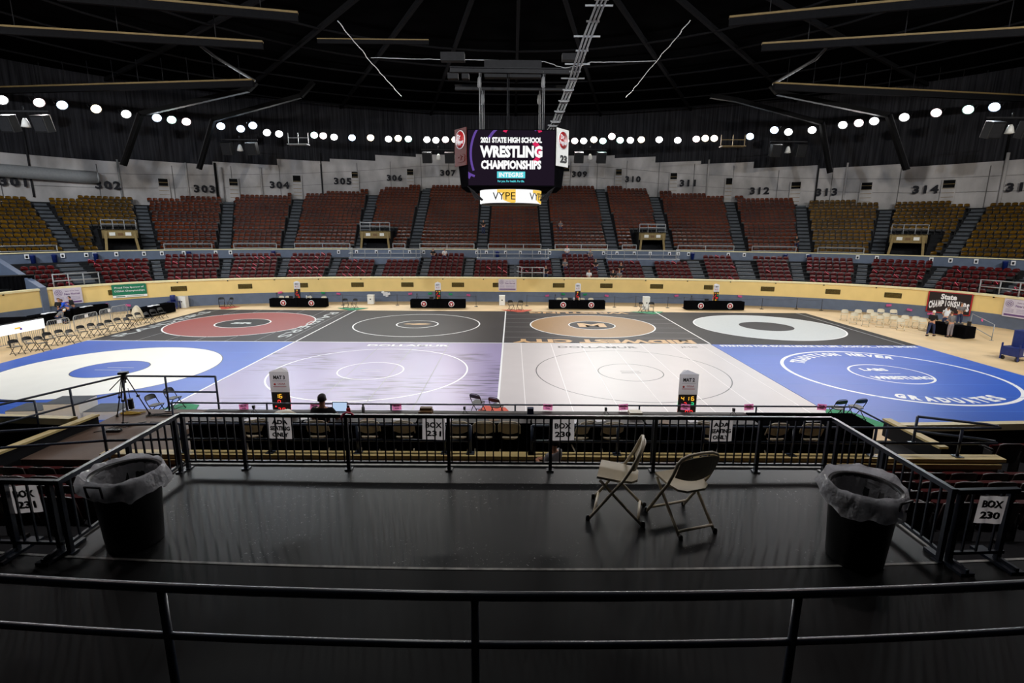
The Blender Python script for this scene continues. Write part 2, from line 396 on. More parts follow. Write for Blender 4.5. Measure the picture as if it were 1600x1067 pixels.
mb = MB(); ribbon(mb, -SMAX, SMAX, lambda s: [(7.12, 4.68), (7.12, 4.76), (7.52, 4.76), (7.52, 4.68)], 1.5); structure(mb, 'trim_3', 'cream_trim')
mb = MB()
for k in range(22):
    # each upper row runs only as far as the outer wall allows
    smax = SMAX if k <= 12 else max([x/10 for x in range(0, 601, 5) if Kf(x/10) >= k] or [0])
    if smax <= 0: continue
    ribbon(mb, -smax, smax, lambda s: [(UD+UT*k, uz(k)-.385 if k else 4.2), (UD+UT*k, uz(k)), (UD+UT*(k+1)+(1.6 if True else 0), uz(k))], 1.5)
structure(mb, 'floor_upper_tiers', 'tier_dark')
def wd(s): return UD+UT*(Kf(s)+1)+.35
def stepz(s): return uz(round(Kf(s)))+4.6
n = 0; mb = MB(); mc = MB(); s = -SMAX
while s < SMAX-.1:
    zt = stepz(s+2)
    ribbon(mb, s, s+4, lambda q: [(wd(q), 5.5), (wd(q), zt)], 1.0)
    ribbon(mc, s, s+4, lambda q: [(wd(q)-.03, zt-.02), (wd(q)-.03, 22.5)], 1.0)
    s += 4
structure(mb, 'wall_outer_concrete', 'concrete_wall'); structure(mc, 'wall_outer_cladding', 'corrugated')
M['joint_grey'] = mat('joint_grey', (116, 114, 114), .9)
mb = MB(); s = -58.0
while s < 58:
    zt = stepz(s)-.4; p = B(s, wd(s)-.04, 0); mb.box((p.x, p.y, (zt+6)/2), (.06, .06, zt-6), 0); s += 3.1
for dz in (1.6, 3.1): ribbon(mb, -58, 58, lambda q: [(wd(q)-.05, uz(Kf(q))+dz+.04), (wd(q)-.05, uz(Kf(q))+dz)], 1.5)
structure(mb, 'trim_60', 'joint_grey')
# standing pipes on the outer wall
def onwall(px, py):
    """the point of the outer wall seen at that pixel"""
    d = ray(px, py); best = None; s = s_at(px, 20, 12)
    t = 20.0
    for _ in range(300):
        p = Vector((d.x*t, d.y*t, CAMZ+d.z*t)); sb = s_close(p, s); q = B(sb, 0)
        off = (Vector((p.x, p.y))-base(sb)).dot(normal(sb))
        if off >= wd(sb)-.05: return p, sb
        t += max(.04, (wd(sb)-.05-off)*.7)
    return p, sb
_samp = [(base(x*.75), x*.75) for x in range(-100, 101)]
def s_close(p, s):
    P = Vector((p.x, p.y)); best = min(((q-P).length_squared, x) for q, x in _samp)[1]
    for w_ in (.25, .06, .015): best = min(((base(best+w_*j)-P).length_squared, best+w_*j) for j in range(-4, 5))[1]
    return best
NUMS = [(301, 21, 285), (302, 168, 290), (303, 320, 296), (304, 437, 290), (305, 536, 284), (306, 617, 279), (307, 700, 271), (308, 802, 270), (309, 905, 273), (310, 988, 281),
        (311, 1075, 287), (312, 1186, 299), (313, 1291, 301), (314, 1446, 297), (315, 1597, 293)]
def wallframe(p, s, off=.03):
    nn = normal(s); e = Vector((nn.y, -nn.x, 0)); return frame(p-Vector((nn.x, nn.y, 0))*off, e, (0, 0, 1))
for num, px, py in NUMS:
    p, s = onwall(px, py); mb = MB()
    if 306 <= num <= 310: sc = .92
    else: sc = 1.0
    mt = wallframe(p, s, .48 if num in (306, 310) else .36) @ Matrix.Diagonal((1.0*sc, .86*sc, 1, 1))
    put_text(mb, str(num), 1.3, mt, 0, depth=.03, bold=.045, space=1.25)
    o = mb.build('section_number', 'number_paint'); tag(o, 'dark painted number %d on the grey concrete wall above the seats' % num, 'number', 'section numbers on the outer wall')
# door-high recess boxes on the wall between the numbers
for i, (x0, x1, y0, y1) in enumerate([(250, 268, 279, 316), (360, 376, 279, 314), (459, 474, 274, 311), (550, 562, 268, 298), (636, 648, 264, 294), (879, 890, 258, 289), (960, 971, 264, 293),
        (1044, 1057, 270, 303), (1130, 1142, 278, 316), (1231, 1249, 284, 320), (1340, 1360, 285, 321), (1466, 1489, 281, 321)]):
    pa, sa = onwall((x0+x1)/2, y0); pb, sb = onwall((x0+x1)/2, y1); e, _ = onwall(x1, y0); e0, _ = onwall(x0, y0)
    wdt = (e-e0).length; h = pa.z-pb.z; mt = wallframe(pb, sa, .0)
    mb = MB(); mb.box((0, h/2, .1), (wdt, h, .22), 0, mt); mb.box((0, h-.45, .215), (wdt*.8, .8, .03), 1, mt)
    for j in range(5): mb.box((0, .4+j*.45, .23), (wdt*.85, .05, .04), 2, mt)
    structure(mb, 'trim_%d' % (10+i), ['concrete_wall', 'black_paint', 'tan_steel'])
# vertical conduits on the outer wall
for i, (px, y0, y1, r, m_) in enumerate([(47, 200, 268, .09, 'roof_steel'), (53, 272, 308, .09, 'roof_steel'), (192, 250, 315, .1, 'grey_rail'), (297, 255, 318, .1, 'concrete_wall'), (342, 255, 318, .14, 'black_paint'), (349, 262, 318, .28, 'concrete_wall'),
        (411, 262, 310, .12, 'concrete_wall'), (505, 240, 305, .08, 'roof_steel'), (1103, 250, 310, .1, 'concrete_wall'), (1272, 250, 320, .1, 'roof_steel'), (1316, 255, 320, .1, 'concrete_wall'), (1560, 240, 322, .16, 'concrete_wall'), (1571, 200, 250, .1, 'black_paint')]):
    a, sa = onwall(px, y0); b, sb = onwall(px, y1); a = Vector((b.x, b.y, a.z)); nn = normal(sb).to_3d()*.16
    mb = MB(); mb.tube([a-nn, b-nn], r, 0, 8); structure(mb, 'trim_%d' % (30+i), m_)
# a big air duct on the left of the outer wall
pts = [onwall(px, py)[0]-normal(onwall(px, py)[1]).to_3d()*.75 for px, py in ((-40, 262), (0, 267), (40, 270), (80, 273), (118, 276), (150, 278))]
mb = MB(); mb.tube(pts, .62, 0, 16); mb.tube([pts[-1], pts[-1]+(pts[-1]-pts[-2])*.12], .62, 0, 16, r2=.5)
o = mb.build('air_duct', 'grey_rail'); tag(o, 'thick grey air duct along the wall above number 302', 'duct')
# ------------------------------------------------------------------ roof
mb = MB(); mb.add([(-95, -25, 22.5), (95, -25, 22.5), (95, 95, 22.5), (-95, 95, 22.5)], [(0, 1, 2, 3)])
for k in range(-4, 5):      # radial purlins
    a = math.radians(k*13); c_ = Vector((CX, 26, 22.2)); d = Vector((math.sin(a), math.cos(a), 0)); mb.bar(c_+d*12, c_+d*60, .25, .35, 1)
for r in (22, 27, 32, 37, 42, 47):
    mb.tube([(CX+r*1.1*math.sin(math.radians(t)), 28+r*math.cos(math.radians(t)), 22.1) for t in range(-80, 81, 8)], .1, 1, 4)
structure(mb, 'ceiling', ['ceiling_black', 'roof_dark'])
def beam(label, pts, wdt, ht, m_='tan_steel', cat='beam', name='roof_beam', group=None, bolts=0):
    mb = MB()
    for a, b in zip(pts, pts[1:]): mb.bar(a, b, wdt, ht, 1); mb.bar(Vector(a)+Vector((0, 0, ht*.45)), Vector(b)+Vector((0, 0, ht*.45)), wdt*1.5, ht*.22, 0)  # dark web, tan top edge: light on the top put into the colour
    o = mb.build(name, [m_, 'roof_dark']); tag(o, label, cat, group)
    if bolts:
        a, b = Vector(pts[0]), Vector(pts[-1]); q = MB()
        for i in range(bolts):
            p = a.lerp(b, (i+.5)/bolts); q.tube([p+Vector((0, 0, ht/2)), p+Vector((0, 0, 2.2))], .03, 0, 5)
        q.build('hanger_rod', 'roof_steel', o)
    return o
gb = 'long roof beams'
beam('upper tan roof beam at the top left corner', [G(90, -6, 20.5), G(466, 27, 20.5)], .25, .55, group=gb, bolts=3)
beam('middle tan roof beam at the left, thin end near the hall middle', [G(-60, 43, 19.5), G(411, 71, 19.5)], .22, .5, group=gb, bolts=3)
beam('lowest tan roof beam at the left, above the floodlights', [G(-60, 143, 18.9), G(396, 130, 18.9)], .3, .55, group=gb, bolts=12)
beam('upper tan roof beam at the top right corner', [G(1139, 34, 20.5), G(1560, -6, 20.5)], .25, .55, group=gb, bolts=3)
beam('middle tan roof beam at the right, below the topmost', [G(1190, 74, 19.5), G(1660, 46, 19.5)], .22, .5, group=gb, bolts=3)
beam('lowest tan roof beam at the right, above the floodlights', [G(1209, 135, 18.9), G(1660, 157, 18.9)], .3, .55, group=gb, bolts=12)
beam('short tan roof beam left of the scoreboard hoist', [G(496, 64, 20), G(670, 66, 20)], .14, .3, group=gb)
gs = 'bent steel struts of the roof'
def strut(label, pts, D):
    P = [V(x, y, D) for x, y in pts]; mb = MB()
    for a, b in zip(P, P[1:]): mb.bar(a, b, .42, .42, 0)
    mb.bar(P[0]+Vector((0, -.25, 0)), P[1]+Vector((0, -.25, 0)), .5, .08, 1)
    o = mb.build('roof_strut', ['black_paint', 'roof_steel']); tag(o, label, 'strut', gs)
strut('bent dark strut standing on the left wall, leftmost of the two', [(193, 258), (220, 178), (388, 140), (400, 128)], 53)
strut('bent dark strut rising above number 303', [(311, 264), (333, 187), (470, 150), (490, 128)], 58)
strut('bent dark strut rising above number 313', [(1297, 270), (1284, 192), (1150, 156), (1110, 150)], 58)
strut('bent dark strut on the right wall above number 314', [(1416, 265), (1388, 180), (1215, 145), (1205, 133)], 53)
for lb, pts in (('thin diagonal conduit between the two left roof beams', [(312, 70), (335, 88), (398, 126)]), ('thin diagonal conduit joining the right roof beams', [(1292, 74), (1275, 92), (1208, 131)])):
    mb = MB(); mb.tube([G(x, y, 19.8) for x, y in pts], .12, 0, 6); tag(mb.build('roof_conduit', 'roof_steel'), lb, 'conduit')
def wire(label, pts, Z, r=.035):
    P = []
    for (a, b) in zip(pts, pts[1:]):
        for t in range(6):
            u = t/6; P.append(G(a[0]+(b[0]-a[0])*u+random.uniform(-1.2, 1.2), a[1]+(b[1]-a[1])*u+random.uniform(-.4, .4), Z))
    P.append(G(*pts[-1], Z)); mb = MB(); mb.tube(P, r, 0, 5); tag(mb.build('cable', 'wire_grey'), label, 'cable', 'pale cables under the roof')
wire('pale crooked cable slanting down to the left of the hoist', [(528, 33), (550, 60), (573, 89), (600, 120), (627, 150)], 19.5, .03)
wire('pale crooked cable slanting down to the right of the hoist', [(1078, 32), (1060, 55), (1030, 90), (1000, 128), (978, 152)], 19.5, .03)
wire('pale level cable running above the hoist', [(580, 90), (640, 92), (700, 93), (800, 95), (850, 96), (880, 106), (905, 103), (925, 97), (960, 97), (1025, 95)], 19.5, .03)
# speaker boxes with a small lamp between them, hung off the outer wall
def cluster(i, px, py, D, s=1.0):
    p = V(px, py, D); e = empty('speaker_cluster', '', 'loudspeaker', p, math.atan2(-(p.x), -(p.y-20))*-1 if False else 0, 'loudspeaker pairs above the seats')
    for sx in (-1, 1):
        b = MB(); b.box((0, 0, 0), (1.1*s, .8*s, 1.25*s), 0, Matrix.Translation((sx*1.35*s, 0, 0)) @ Matrix.Rotation(.3, 4, 'X'), bev=.08)
        b.box((0, -.41*s, 0), (.9*s, .03, 1.05*s), 1, Matrix.Translation((sx*1.35*s, 0, 0)) @ Matrix.Rotation(.3, 4, 'X'))
        b.build('speaker_box', ['black_plastic', 'roof_steel'], e)
    b = MB(); b.lathe([(.1, -.3), (.32, -.25), (.2, .2), (.1, .4)], 0, 10); b.build('horn', 'white_plastic', e)
    b = MB(); b.bar((-2*s, 0, .9*s), (2*s, 0, .9*s), .12, .12); b.tube([(0, 0, .9*s), (0, 0, 1.3)], .05); b.build('hanger', 'roof_steel', e)
    return e
for i, (px, py, D, lb) in enumerate([(40, 193, 44, 'pair of loudspeakers with a horn hung at the far left'), (375, 232, 60, 'pair of loudspeakers hung over number 304'), (685, 246, 66, 'pair of loudspeakers hung left of the scoreboard'),
        (922, 246, 66, 'pair of loudspeakers hung right of the scoreboard'), (1231, 235, 60, 'pair of loudspeakers hung over number 313'), (1578, 203, 44, 'pair of loudspeakers with a horn hung at the far right')]):
    cluster(i, px, py, D)['label'] = lb
for i, (x0, x1, y, D, lb) in enumerate([(451, 482, 226, 60, 'light grey service platform hanging left among the floodlights'), (1126, 1163, 229, 60, 'tan service platform hanging right among the floodlights')]):
    a, b = V(x0, y, D), V(x1, y, D); q = MB(); q.bar(a, b, .9, .1); q.bar(a+Vector((0, 0, .7)), b+Vector((0, 0, .7)), .06, .06)
    for p in (a, b, a.lerp(b, .5)): q.bar(p, p+Vector((0, 0, 1.2)), .06, .06)
    tag(q.build('service_platform', 'tan_steel' if i else 'grey_rail'), lb, 'platform')
# ------------------------------------------------------------------ wall grilles
for i, (x0, x1, y) in enumerate([(169, 176, 461), (267, 292, 453), (372, 394, 448.5), (469, 481, 446.5), (549, 568, 447), (627, 646, 448), (706, 725, 448.5), (770, 779, 449), (864, 882, 450), (938, 957, 450.5), (1016, 1036, 451), (1100, 1114, 451.5),
        (1189, 1210, 453), (1290, 1313, 458.5), (1382, 1409, 466)]):
    sa = s_at(x0, 0, 1.65); sb = s_at(x1, 0, 1.65); sm = (sa+sb)/2; wdt = sb-sa
    mt = wallframe(B(sm, 0, 1.62), sm, -.0)
    mb = MB(); mb.box((0, 0, .0), (wdt, .42, .05), 0, mt); b2 = MB()
    for j in range(6): b2.box((0, -.16+j*.064, .035), (wdt*.94, .02, .03), 0, mt)
    o = mb.build('wall_grille', 'black_paint'); b2.build('louvre', 'brass_vent', o)
    tag(o, 'brass louvred grille in the cream wall, %s from the left' % nth(i+1), 'grille', 'grilles along the cream wall')
# ------------------------------------------------------------------ seats of the bowl
def seat_mesh(k_back=0, k_iron=1):
    """x across, +y the way it faces, z up; folded seat"""
    b = MB(); W, x = .46, .23
    cols = [(-x, -.13, .77), (-x*.6, -.17, .83), (0, -.19, .845), (x*.6, -.17, .83), (x, -.13, .77)]; vs = []
    for cx_, cy_, zt in cols: vs += [(cx_, cy_+.03, .50), (cx_, cy_-.03, zt-.07), (cx_, cy_-.06, zt), (cx_*.95, cy_-.11, zt-.03), (cx_*.95, cy_-.05, .50)]
    b.add(vs, [(i*5+j, (i+1)*5+j, (i+1)*5+(j+1) % 5, i*5+(j+1) % 5) for i in range(4) for j in range(5)], k_back, None, True); b.add(vs[:5], [(0, 1, 2, 3, 4)], k_back); b.add(vs[-5:], [(4, 3, 2, 1, 0)], k_back)
    b.box((0, .0, 0), (.42, .07, .2), k_iron, Matrix.Translation((0, .0, .43)) @ Matrix.Rotation(.22, 4, 'X'))
    b.box((-.25, -.06, .3), (.03, .2, .6), k_iron)
    b.box((-.25, .02, .6), (.05, .3, .03), k_iron)
    return b
def offset_poly(s0, s1, d, n=24):
    P = [B(s0+(s1-s0)*i/n, d) for i in range(n+1)]; L = [0]
    for a, b in zip(P, P[1:]): L.append(L[-1]+(b-a).length)
    return P, L
def along(s0, s1, d, pitch, m0, m1):
    P, L = offset_poly(s0, s1, d); T = L[-1]-m0-m1; n = int(T/pitch)
    if n < 1: return
    for j in range(n):
        x = m0+(T-n*pitch)/2+(j+.5)*pitch; i = min(len(L)-2, bisect.bisect_right(L, x)-1); t = (x-L[i])/(L[i+1]-L[i])
        s = s0+(s1-s0)*(i+t)/(len(P)-1)
        yield j, n, P[i].lerp(P[i+1], t), s
UA = [-38, 115, 235, 349, 447, 560, 645, 752, 856, 960, 1046, 1160, 1260, 1371, 1481, 1640]
UAS = [s_at(px, UD, 5.0) for px in UA]
SEC = [300+i for i in range(15)]      # number of the section to the right of each aisle
PORT = [(165, 215), (565, 608), (1000, 1037), (1390, 1443)]
PS = [(s_at(a, UD, 5.2), s_at(b, UD, 5.2)) for a, b in PORT]
upper = []
for q in range(15):
    s0, s1 = UAS[q], UAS[q+1]; num = 301+q if q else 300
    num = 300+q if q == 0 else 300+q
    for k in range(0, 22):
        for j, n, p, s in along(s0, s1, UD+UT*k+.42, .53, .62, .62):
            if Kf(s) < k+.2: continue
            if any(a-.35 < s < b+.35 for a, b in PS) and k <= 5: continue
            z = uz(k); px, py = proj((p.x, p.y, z+.6))
            if not (-8 < px < 1608): continue
            if 722 < px < 876 and py < 322 : pass
            upper.append([(Vector((p.x, p.y-0, 0))).length, Vector((p.x, p.y, z)), s, 301+q, k, j, n, px, py])
# the name each block carries on the wall above it
def rot_of(s): nn = normal(s); return math.atan2(nn.x, -nn.y) if False else math.atan2(-nn.x, nn.y)+math.pi
def stuff_seats(lst, name, label, cat, mats, proto_b, yellow_lit=None):
    nv = len(proto_b.v); mb = MB()
    for it in lst:
        a = rot_of(it[2]); c_, s_ = math.cos(a), math.sin(a); o = len(mb.v); P = it[1]
        mb.v += [(P.x+v[0]*c_-v[1]*s_, P.y+v[0]*s_+v[1]*c_, P.z+v[2]) for v in proto_b.v]
        mb.f += [tuple(o+i for i in f) for f in proto_b.f]
        g = 2 if (yellow_lit and yellow_lit(it)) else 0
        mb.m += [(g if m_ == 0 else 1) for m_ in proto_b.m]; mb.sm += proto_b.sm
    o = mb.build(name, mats); return tag(o, label, cat, None, 'stuff')
SB = seat_mesh()
upper.sort(key=lambda t: t[0])
is_yellow_lit = lambda it: it[7] < 225 or it[7] > 1260
indiv, rest = upper[:290], upper[290:]
stuff_seats(rest, 'arena_seats', 'brown folding seats, yellow-lit at the sides, filling the upper bowl in rows', 'seats', ['brown_seat', 'seat_iron', 'yellow_lit_seat'], SB, is_yellow_lit)
sp = {}
def iron_seat(name, m_, label, cat, group, P, s, key):
    if key not in sp:
        b = MB(); b.merge(SB); o = b.build(name, [m_, 'seat_iron']); sp[key] = o
    else:
        o = sp[key].copy(); COL.objects.link(o)
    o.location = P; o.rotation_euler = (0, 0, rot_of(s)); tag(o, label, cat, group); return o
seen_lab = {}
for it in indiv:
    d, P, s, num, k, j, n, px, py = it; left = px < 800
    jj = j+1 if left else n-j
    qa = 'at the left edge' if left else 'at the right edge'
    block = {301: 'outermost left', 302: 'second left', 303: 'third left', 304: 'fourth left', 315: 'outermost right', 314: 'second right', 313: 'third right', 312: 'fourth right'}.get(num, str(num)+' numbered')
    lb = 'golden brown folding seat, %s upper block, row %s up, %s from its %s end' % (block, nth(k+1), nth(jj), 'left' if left else 'right')
    iron_seat('stadium_chair', 'yellow_lit_seat' if is_yellow_lit(it) else 'brown_seat', lb if is_yellow_lit(it) else lb.replace('golden brown', 'brown'), 'seat', 'individual seats of the upper bowl', P, s, 'yellow_lit' if is_yellow_lit(it) else 'brown')
# stairs of the upper bowl
def stairs(s, d0, d1, zf, wdt, label, group, kmax):
    mb = MB()
    k = 0
    while d0+UT*k < d1-.01:
        for h in (0, 1):
            p = B(s, d0+UT*k+h*UT/2+UT/4, zf(k)+(.385/2 if not h else .385)-.385/2+.02 if False else zf(k)+h*.19+.02)
            nn = normal(s); mt = Matrix.Translation(p) @ Matrix.Rotation(math.atan2(nn.y, nn.x)-math.pi/2, 4, 'Z')
            mb.box((0, 0, -.1), (wdt, UT/2, .24), 0, mt)
        k += 1
    o = mb.build('aisle_stairs', 'stair_grey'); return tag(o, label, 'stairs', group)
for q in range(1, 15):
    s = UAS[q]; kk = int(Kf(s))
    stairs(s, UD+.02, UD+UT*kk, uz, 1.1, 'grey aisle stairs in the upper seats, %s from the left' % nth(q), 'aisle stairs of the upper bowl', kk)
# lower bowl
LB = [(70, 121, 5, 'A'), (162, 241, 6, ''), (259, 341, 7, ''), (356, 429, 7, ''), (443, 508, 7, ''), (521, 582, 5, ''), (593, 652, 5, ''), (666, 722, 7, ''), (738, 795, 5, ''), (810, 865, 5, ''),
      (881, 937, 7, ''), (953, 1010, 5, ''), (1028, 1085, 5, ''), (1107, 1158, 7, ''), (1187, 1241, 7, ''), (1262, 1335, 7, ''), (1355, 1435, 7, ''), (1455, 1545, 6, ''), (1562, 1640, 6, '')]
lower = []; LS = []
for q, (a, b, rows, _) in enumerate(LB):
    s0, s1 = s_at(a, .9, 2.5), s_at(b, .9, 2.5); LS.append((s0, s1))
    for k in range(rows):
        if q == 9 and k < 1: continue
        for j, n, p, s in along(s0, s1, .45+LT*k+.42, .56, 0, 0):
            px, py = proj((p.x, p.y, lz(k)+.6))
            if -8 < px < 1608: lower.append([(Vector((p.x, p.y, 0))).length, Vector((p.x, p.y, lz(k))), s, q, k, j, n, px, py])
lower.sort(key=lambda t: t[0])
NLOW = 225
stuff_seats(lower[NLOW:], 'maroon_seats', 'maroon folding seats of the lower bowl behind the cream wall', 'seats', ['maroon_seat', 'seat_iron'], SB)
for it in lower[:NLOW]:
    d, P, s, q, k, j, n, px, py = it; left = px < 800
    iron_seat('maroon_stadium_chair', 'maroon_seat', 'maroon seat, lower bowl, %s block from photo %s, %s row up, %s in' % (nth(q+1 if left else len(LB)-q), 'left' if left else 'right', nth(k+1), nth(j+1)), 'seat', 'maroon seats of the lower bowl', P, s, 'maroon')
for q in range(len(LB)-1):
    sa = LS[q][1]; sb = LS[q+1][0]; s = (sa+sb)/2; wdt = max(.7, (sb-sa)-.12); mb = MB()
    for k in range(7):
        for h in (0, 1):
            p = B(s, .45+LT*k+h*LT/2+LT/4, lz(k)+h*.15+.02); nn = normal(s)
            mt = Matrix.Translation(p) @ Matrix.Rotation(math.atan2(nn.y, nn.x)-math.pi/2, 4, 'Z'); mb.box((0, 0, -.08), (wdt, LT/2, .2), 0, mt)
            if h: mb.box((0, -LT/4+.02, .021), (wdt, .04, .01), 1, mt)
    tag(mb.build('aisle_stairs', ['stair_grey', 'concrete_wall']), 'short grey stairs in the maroon lower seats, %s from the left' % nth(q+1), 'stairs', 'aisle stairs of the lower bowl')
# pink tape strips laid over some of the maroon seats
random.seed(3)
tp = [it for it in lower if random.random() < .13 and not (560 < it[7] < 1100 and random.random() < .6)]
mb = MB()
mb.bar((-.2, .16, .62), (.15, -.16, .87), .035, .01); mb.bar((.15, -.16, .87), (.18, -.3, .5), .035, .01)
t0 = None
for i, it in enumerate(tp[:60]):
    if t0 is None: o = t0 = mb.build('pink_tape', 'pink_tape')
    else: o = t0.copy(); COL.objects.link(o)
    o.location = it[1]; o.rotation_euler = (0, 0, rot_of(it[2])); tag(o, 'pink tape strip closing off a maroon seat of the lower bowl', 'tape', 'pink tape strips on the maroon seats')
# ------------------------------------------------------------------ railings of the bowl
def rail(name, label, pts, h, posts, r=.035, m_='grey_rail', cat='railing', group=None, rails=(1.0, .5), mid=None, pr=None):
    """pts: floor points; h: height; posts: list of fractions of each post"""
    P = [Vector(p) for p in pts]; L = [0]
    for a, b in zip(P, P[1:]): L.append(L[-1]+(b-a).length)
    def at(u):
        x = u*L[-1]; i = min(len(L)-2, max(0, bisect.bisect_right(L, x)-1)); return P[i].lerp(P[i+1], (x-L[i])/(L[i+1]-L[i]))
    e = empty(name, label, cat, P[0], 0, group); o = P[0]
    for q, fr in enumerate(rails):
        b = MB(); b.tube([p-o+Vector((0, 0, h*fr)) for p in P], r, 0, 8); b.build('top_rail' if q == 0 else 'middle_rail', m_, e)
    if posts:
        pb = MB(); pb.tube([(0, 0, 0), (0, 0, h)], pr or r, 0, 8); pb.box((0, 0, .01), (.16, .16, .02)); f = None
        for u in posts:
            if f is None: c_ = f = pb.build('post', m_, e)
            else: c_ = f.copy(); COL.objects.link(c_); c_.parent = e
            c_.location = at(u)-o
    return e
for q in range(14):
    s0, s1 = UAS[q]+.75, UAS[q+1]-.75
    segs = [(s0, s1)]
    for a, b in PS:
        if s0 < a < s1 or s0 < b < s1:
            segs = [(s0, a-.4), (b+.4, s1)]
    for g, (a, b) in enumerate(segs):
        if b-a < 1.0: continue
        n = max(2, int((b-a)/1.9)+1)
        rail('bowl_railing', 'grey pipe railing before the upper seats, %s block from the left%s' % (nth(q+1), '' if len(segs) == 1 else (', left piece' if g == 0 else ', right piece')),
             [B(a+(b-a)*i/6, 7.7, 4.3) for i in range(7)], 1.0, [i/(n-1) for i in range(n)], .04, group='railings before the upper seats', rails=(1, .55))
# balconies under the walkway with their own railings
for i, (a, b) in enumerate([(545, 655), (745, 858), (950, 1062)]):
    s0, s1 = s_at(a, 4.6, 3.8), s_at(b, 4.6, 3.8)
    mb = MB(); ribbon(mb, s0, s1, lambda s: [(4.6, 3.0), (4.6, 3.9), (7.15, 3.9)], 1.0)
    for s in (s0, s1): mb.add([B(s, 4.6, 3.0), B(s, 7.15, 3.0), B(s, 7.15, 3.9), B(s, 4.6, 3.9)], [(0, 1, 2, 3)])
    structure(mb, 'floor_balcony_%d' % (i+1), 'slate_paint')
    pts = [B(s0, 7.0, 3.9)]+[B(s0+(s1-s0)*j/6, 4.7, 3.9) for j in range(7)]+[B(s1, 7.0, 3.9)]
    rail('balcony_railing', 'grey railing of the %s slate balcony between the maroon and brown seats' % ('left', 'middle', 'right')[i], pts, .95, [j/9 for j in range(10)], .035, group='balcony railings', rails=(1, .5, .06))
# vomitory portals
for i, (sa, sb) in enumerate(PS):
    sm = (sa+sb)/2; wdt = (B(sb, UD)-B(sa, UD)).length; nn = normal(sm)
    mt = Matrix.Translation(B(sm, 7.55, 3.85)) @ Matrix.Rotation(math.atan2(nn.y, nn.x)-math.pi/2, 4, 'Z')
    mb = MB(); H = 2.75
    for sx in (-1, 1):
        mb.add([(sx*(wdt/2+.12), 0, .2), (sx*(wdt/2+.12), .45, H), (sx*(wdt/2+.12), 4.6, H), (sx*(wdt/2+.12), 4.6, 0), (sx*(wdt/2+.12), 0, 0)], [(0, 1, 2, 3, 4)], 1)
        mb.bar((sx*(wdt/2+.05), 0, .5), (sx*(wdt/2-.15), .5, H-.1), .22, .2, 0)
    mb.box((0, .55, H-.35), (wdt+.3, .2, .8), 0); mb.box((0, 2.6, H+.02), (wdt+.3, 4.3, .12), 1)
    mb.box((0, 3.6, 1.2), (wdt, .1, 2.6), 1); mb.box((0, .0, .3), (wdt*.9, .1, .7), 2)
    for sx in (-1, 1): mb.box((sx*wdt*.25, .42, H-.35), (.45, .08, .3), 3)
    mb.box((0, .43, H-.38), (.4, .06, .22), 4)
    o = structure(mb, 'door_%d' % (i+1), ['portal_cream', 'black_paint', 'corrugated', 'white_plastic', 'wood_ply'])
    o.matrix_world = mt
    q = mt @ Vector((-wdt/2-.1, .7, H+.08)); q2 = mt @ Vector((wdt/2+.1, .7, H+.08))
    rail('portal_railing', 'grey railing above the yellow framed doorway, %s from the left' % nth(i+1), [q, q2], .85, [0, .33, .66, 1], .035, group='railings above the doorways', rails=(1, .55))
# small white cards, bins and blue tubs on the walkway wall
random.seed(11)
t0 = None
for i, px in enumerate([42, 98, 135, 148, 182, 225, 253, 287, 337, 360, 529, 557, 588, 609, 640, 662, 745, 760, 790, 813, 843, 859, 943, 964, 991, 1016, 1046, 1060, 1076, 1138, 1163, 1262, 1340, 1370, 1455, 1485, 1525, 1583]):
    s = s_at(px, 7.05, 4.4); mt = wallframe(B(s, 7.1, 4.42), s, .02)
    if t0 is None: b = MB(); b.box((0, 0, 0), (.3, .38, .02)); b.box((0, -.02, .012), (.16, .2, .004), 1); o = t0 = b.build('row_card', ['white_paper', 'ink'])
    else: o = t0.copy(); COL.objects.link(o)
    o.matrix_world = mt; tag(o, 'small white card on the slate walkway wall, %s from the left' % nth(i+1), 'card', 'cards on the walkway wall')
t0 = None
for i, px in enumerate([50, 84, 149, 295, 427, 777, 920, 1082, 1227, 1264, 1572]):
    s = s_at(px, 6.9, 4.4); p = B(s, 6.8, 3.86)
    if t0 is None:
        b = MB(); b.lathe([(.16, 0), (.2, .6), (.22, .62), (.22, .66), (.15, .7), (.05, .72)], 0, 12); o = t0 = b.build('blue_bin', 'blue_plastic')
    else: o = t0.copy(); COL.objects.link(o)
    o.location = p; tag(o, 'blue plastic bin on the walkway against the slate wall, %s from the left' % nth(i+1), 'bin', 'blue bins on the walkway')
# rail pieces on top of the cream wall at the openings
rail('wall_top_railing', 'grey railing on the cream wall right of the middle banner', [B(s_at(808, .2, 2.9), 1.9, 2.3), B(s_at(816, .2, 2.9), .3, 2.3), B(s_at(850, .2, 2.9), .3, 2.3)], 1.0, [.1, .4, .7, 1], .04)
rail('wall_top_railing', 'grey railing on the cream wall above the lilac banner at left', [B(s_at(84, .2, 2.9), .3, 2.3), B(s_at(120, .2, 2.9), .3, 2.3), B(s_at(155, .2, 2.9), .3, 2.3)], 1.0, [0, .33, .66, 1], .04)
rail('wall_top_railing', 'grey railing on the cream wall right of the black red banner', [B(s_at(1533, .2, 2.9), .06, 2.38), B(s_at(1560, .2, 2.9), .06, 2.38), B(s_at(1630, .2, 2.9), .06, 2.38)], 1.0, [0, .33, .66, 1], .04)
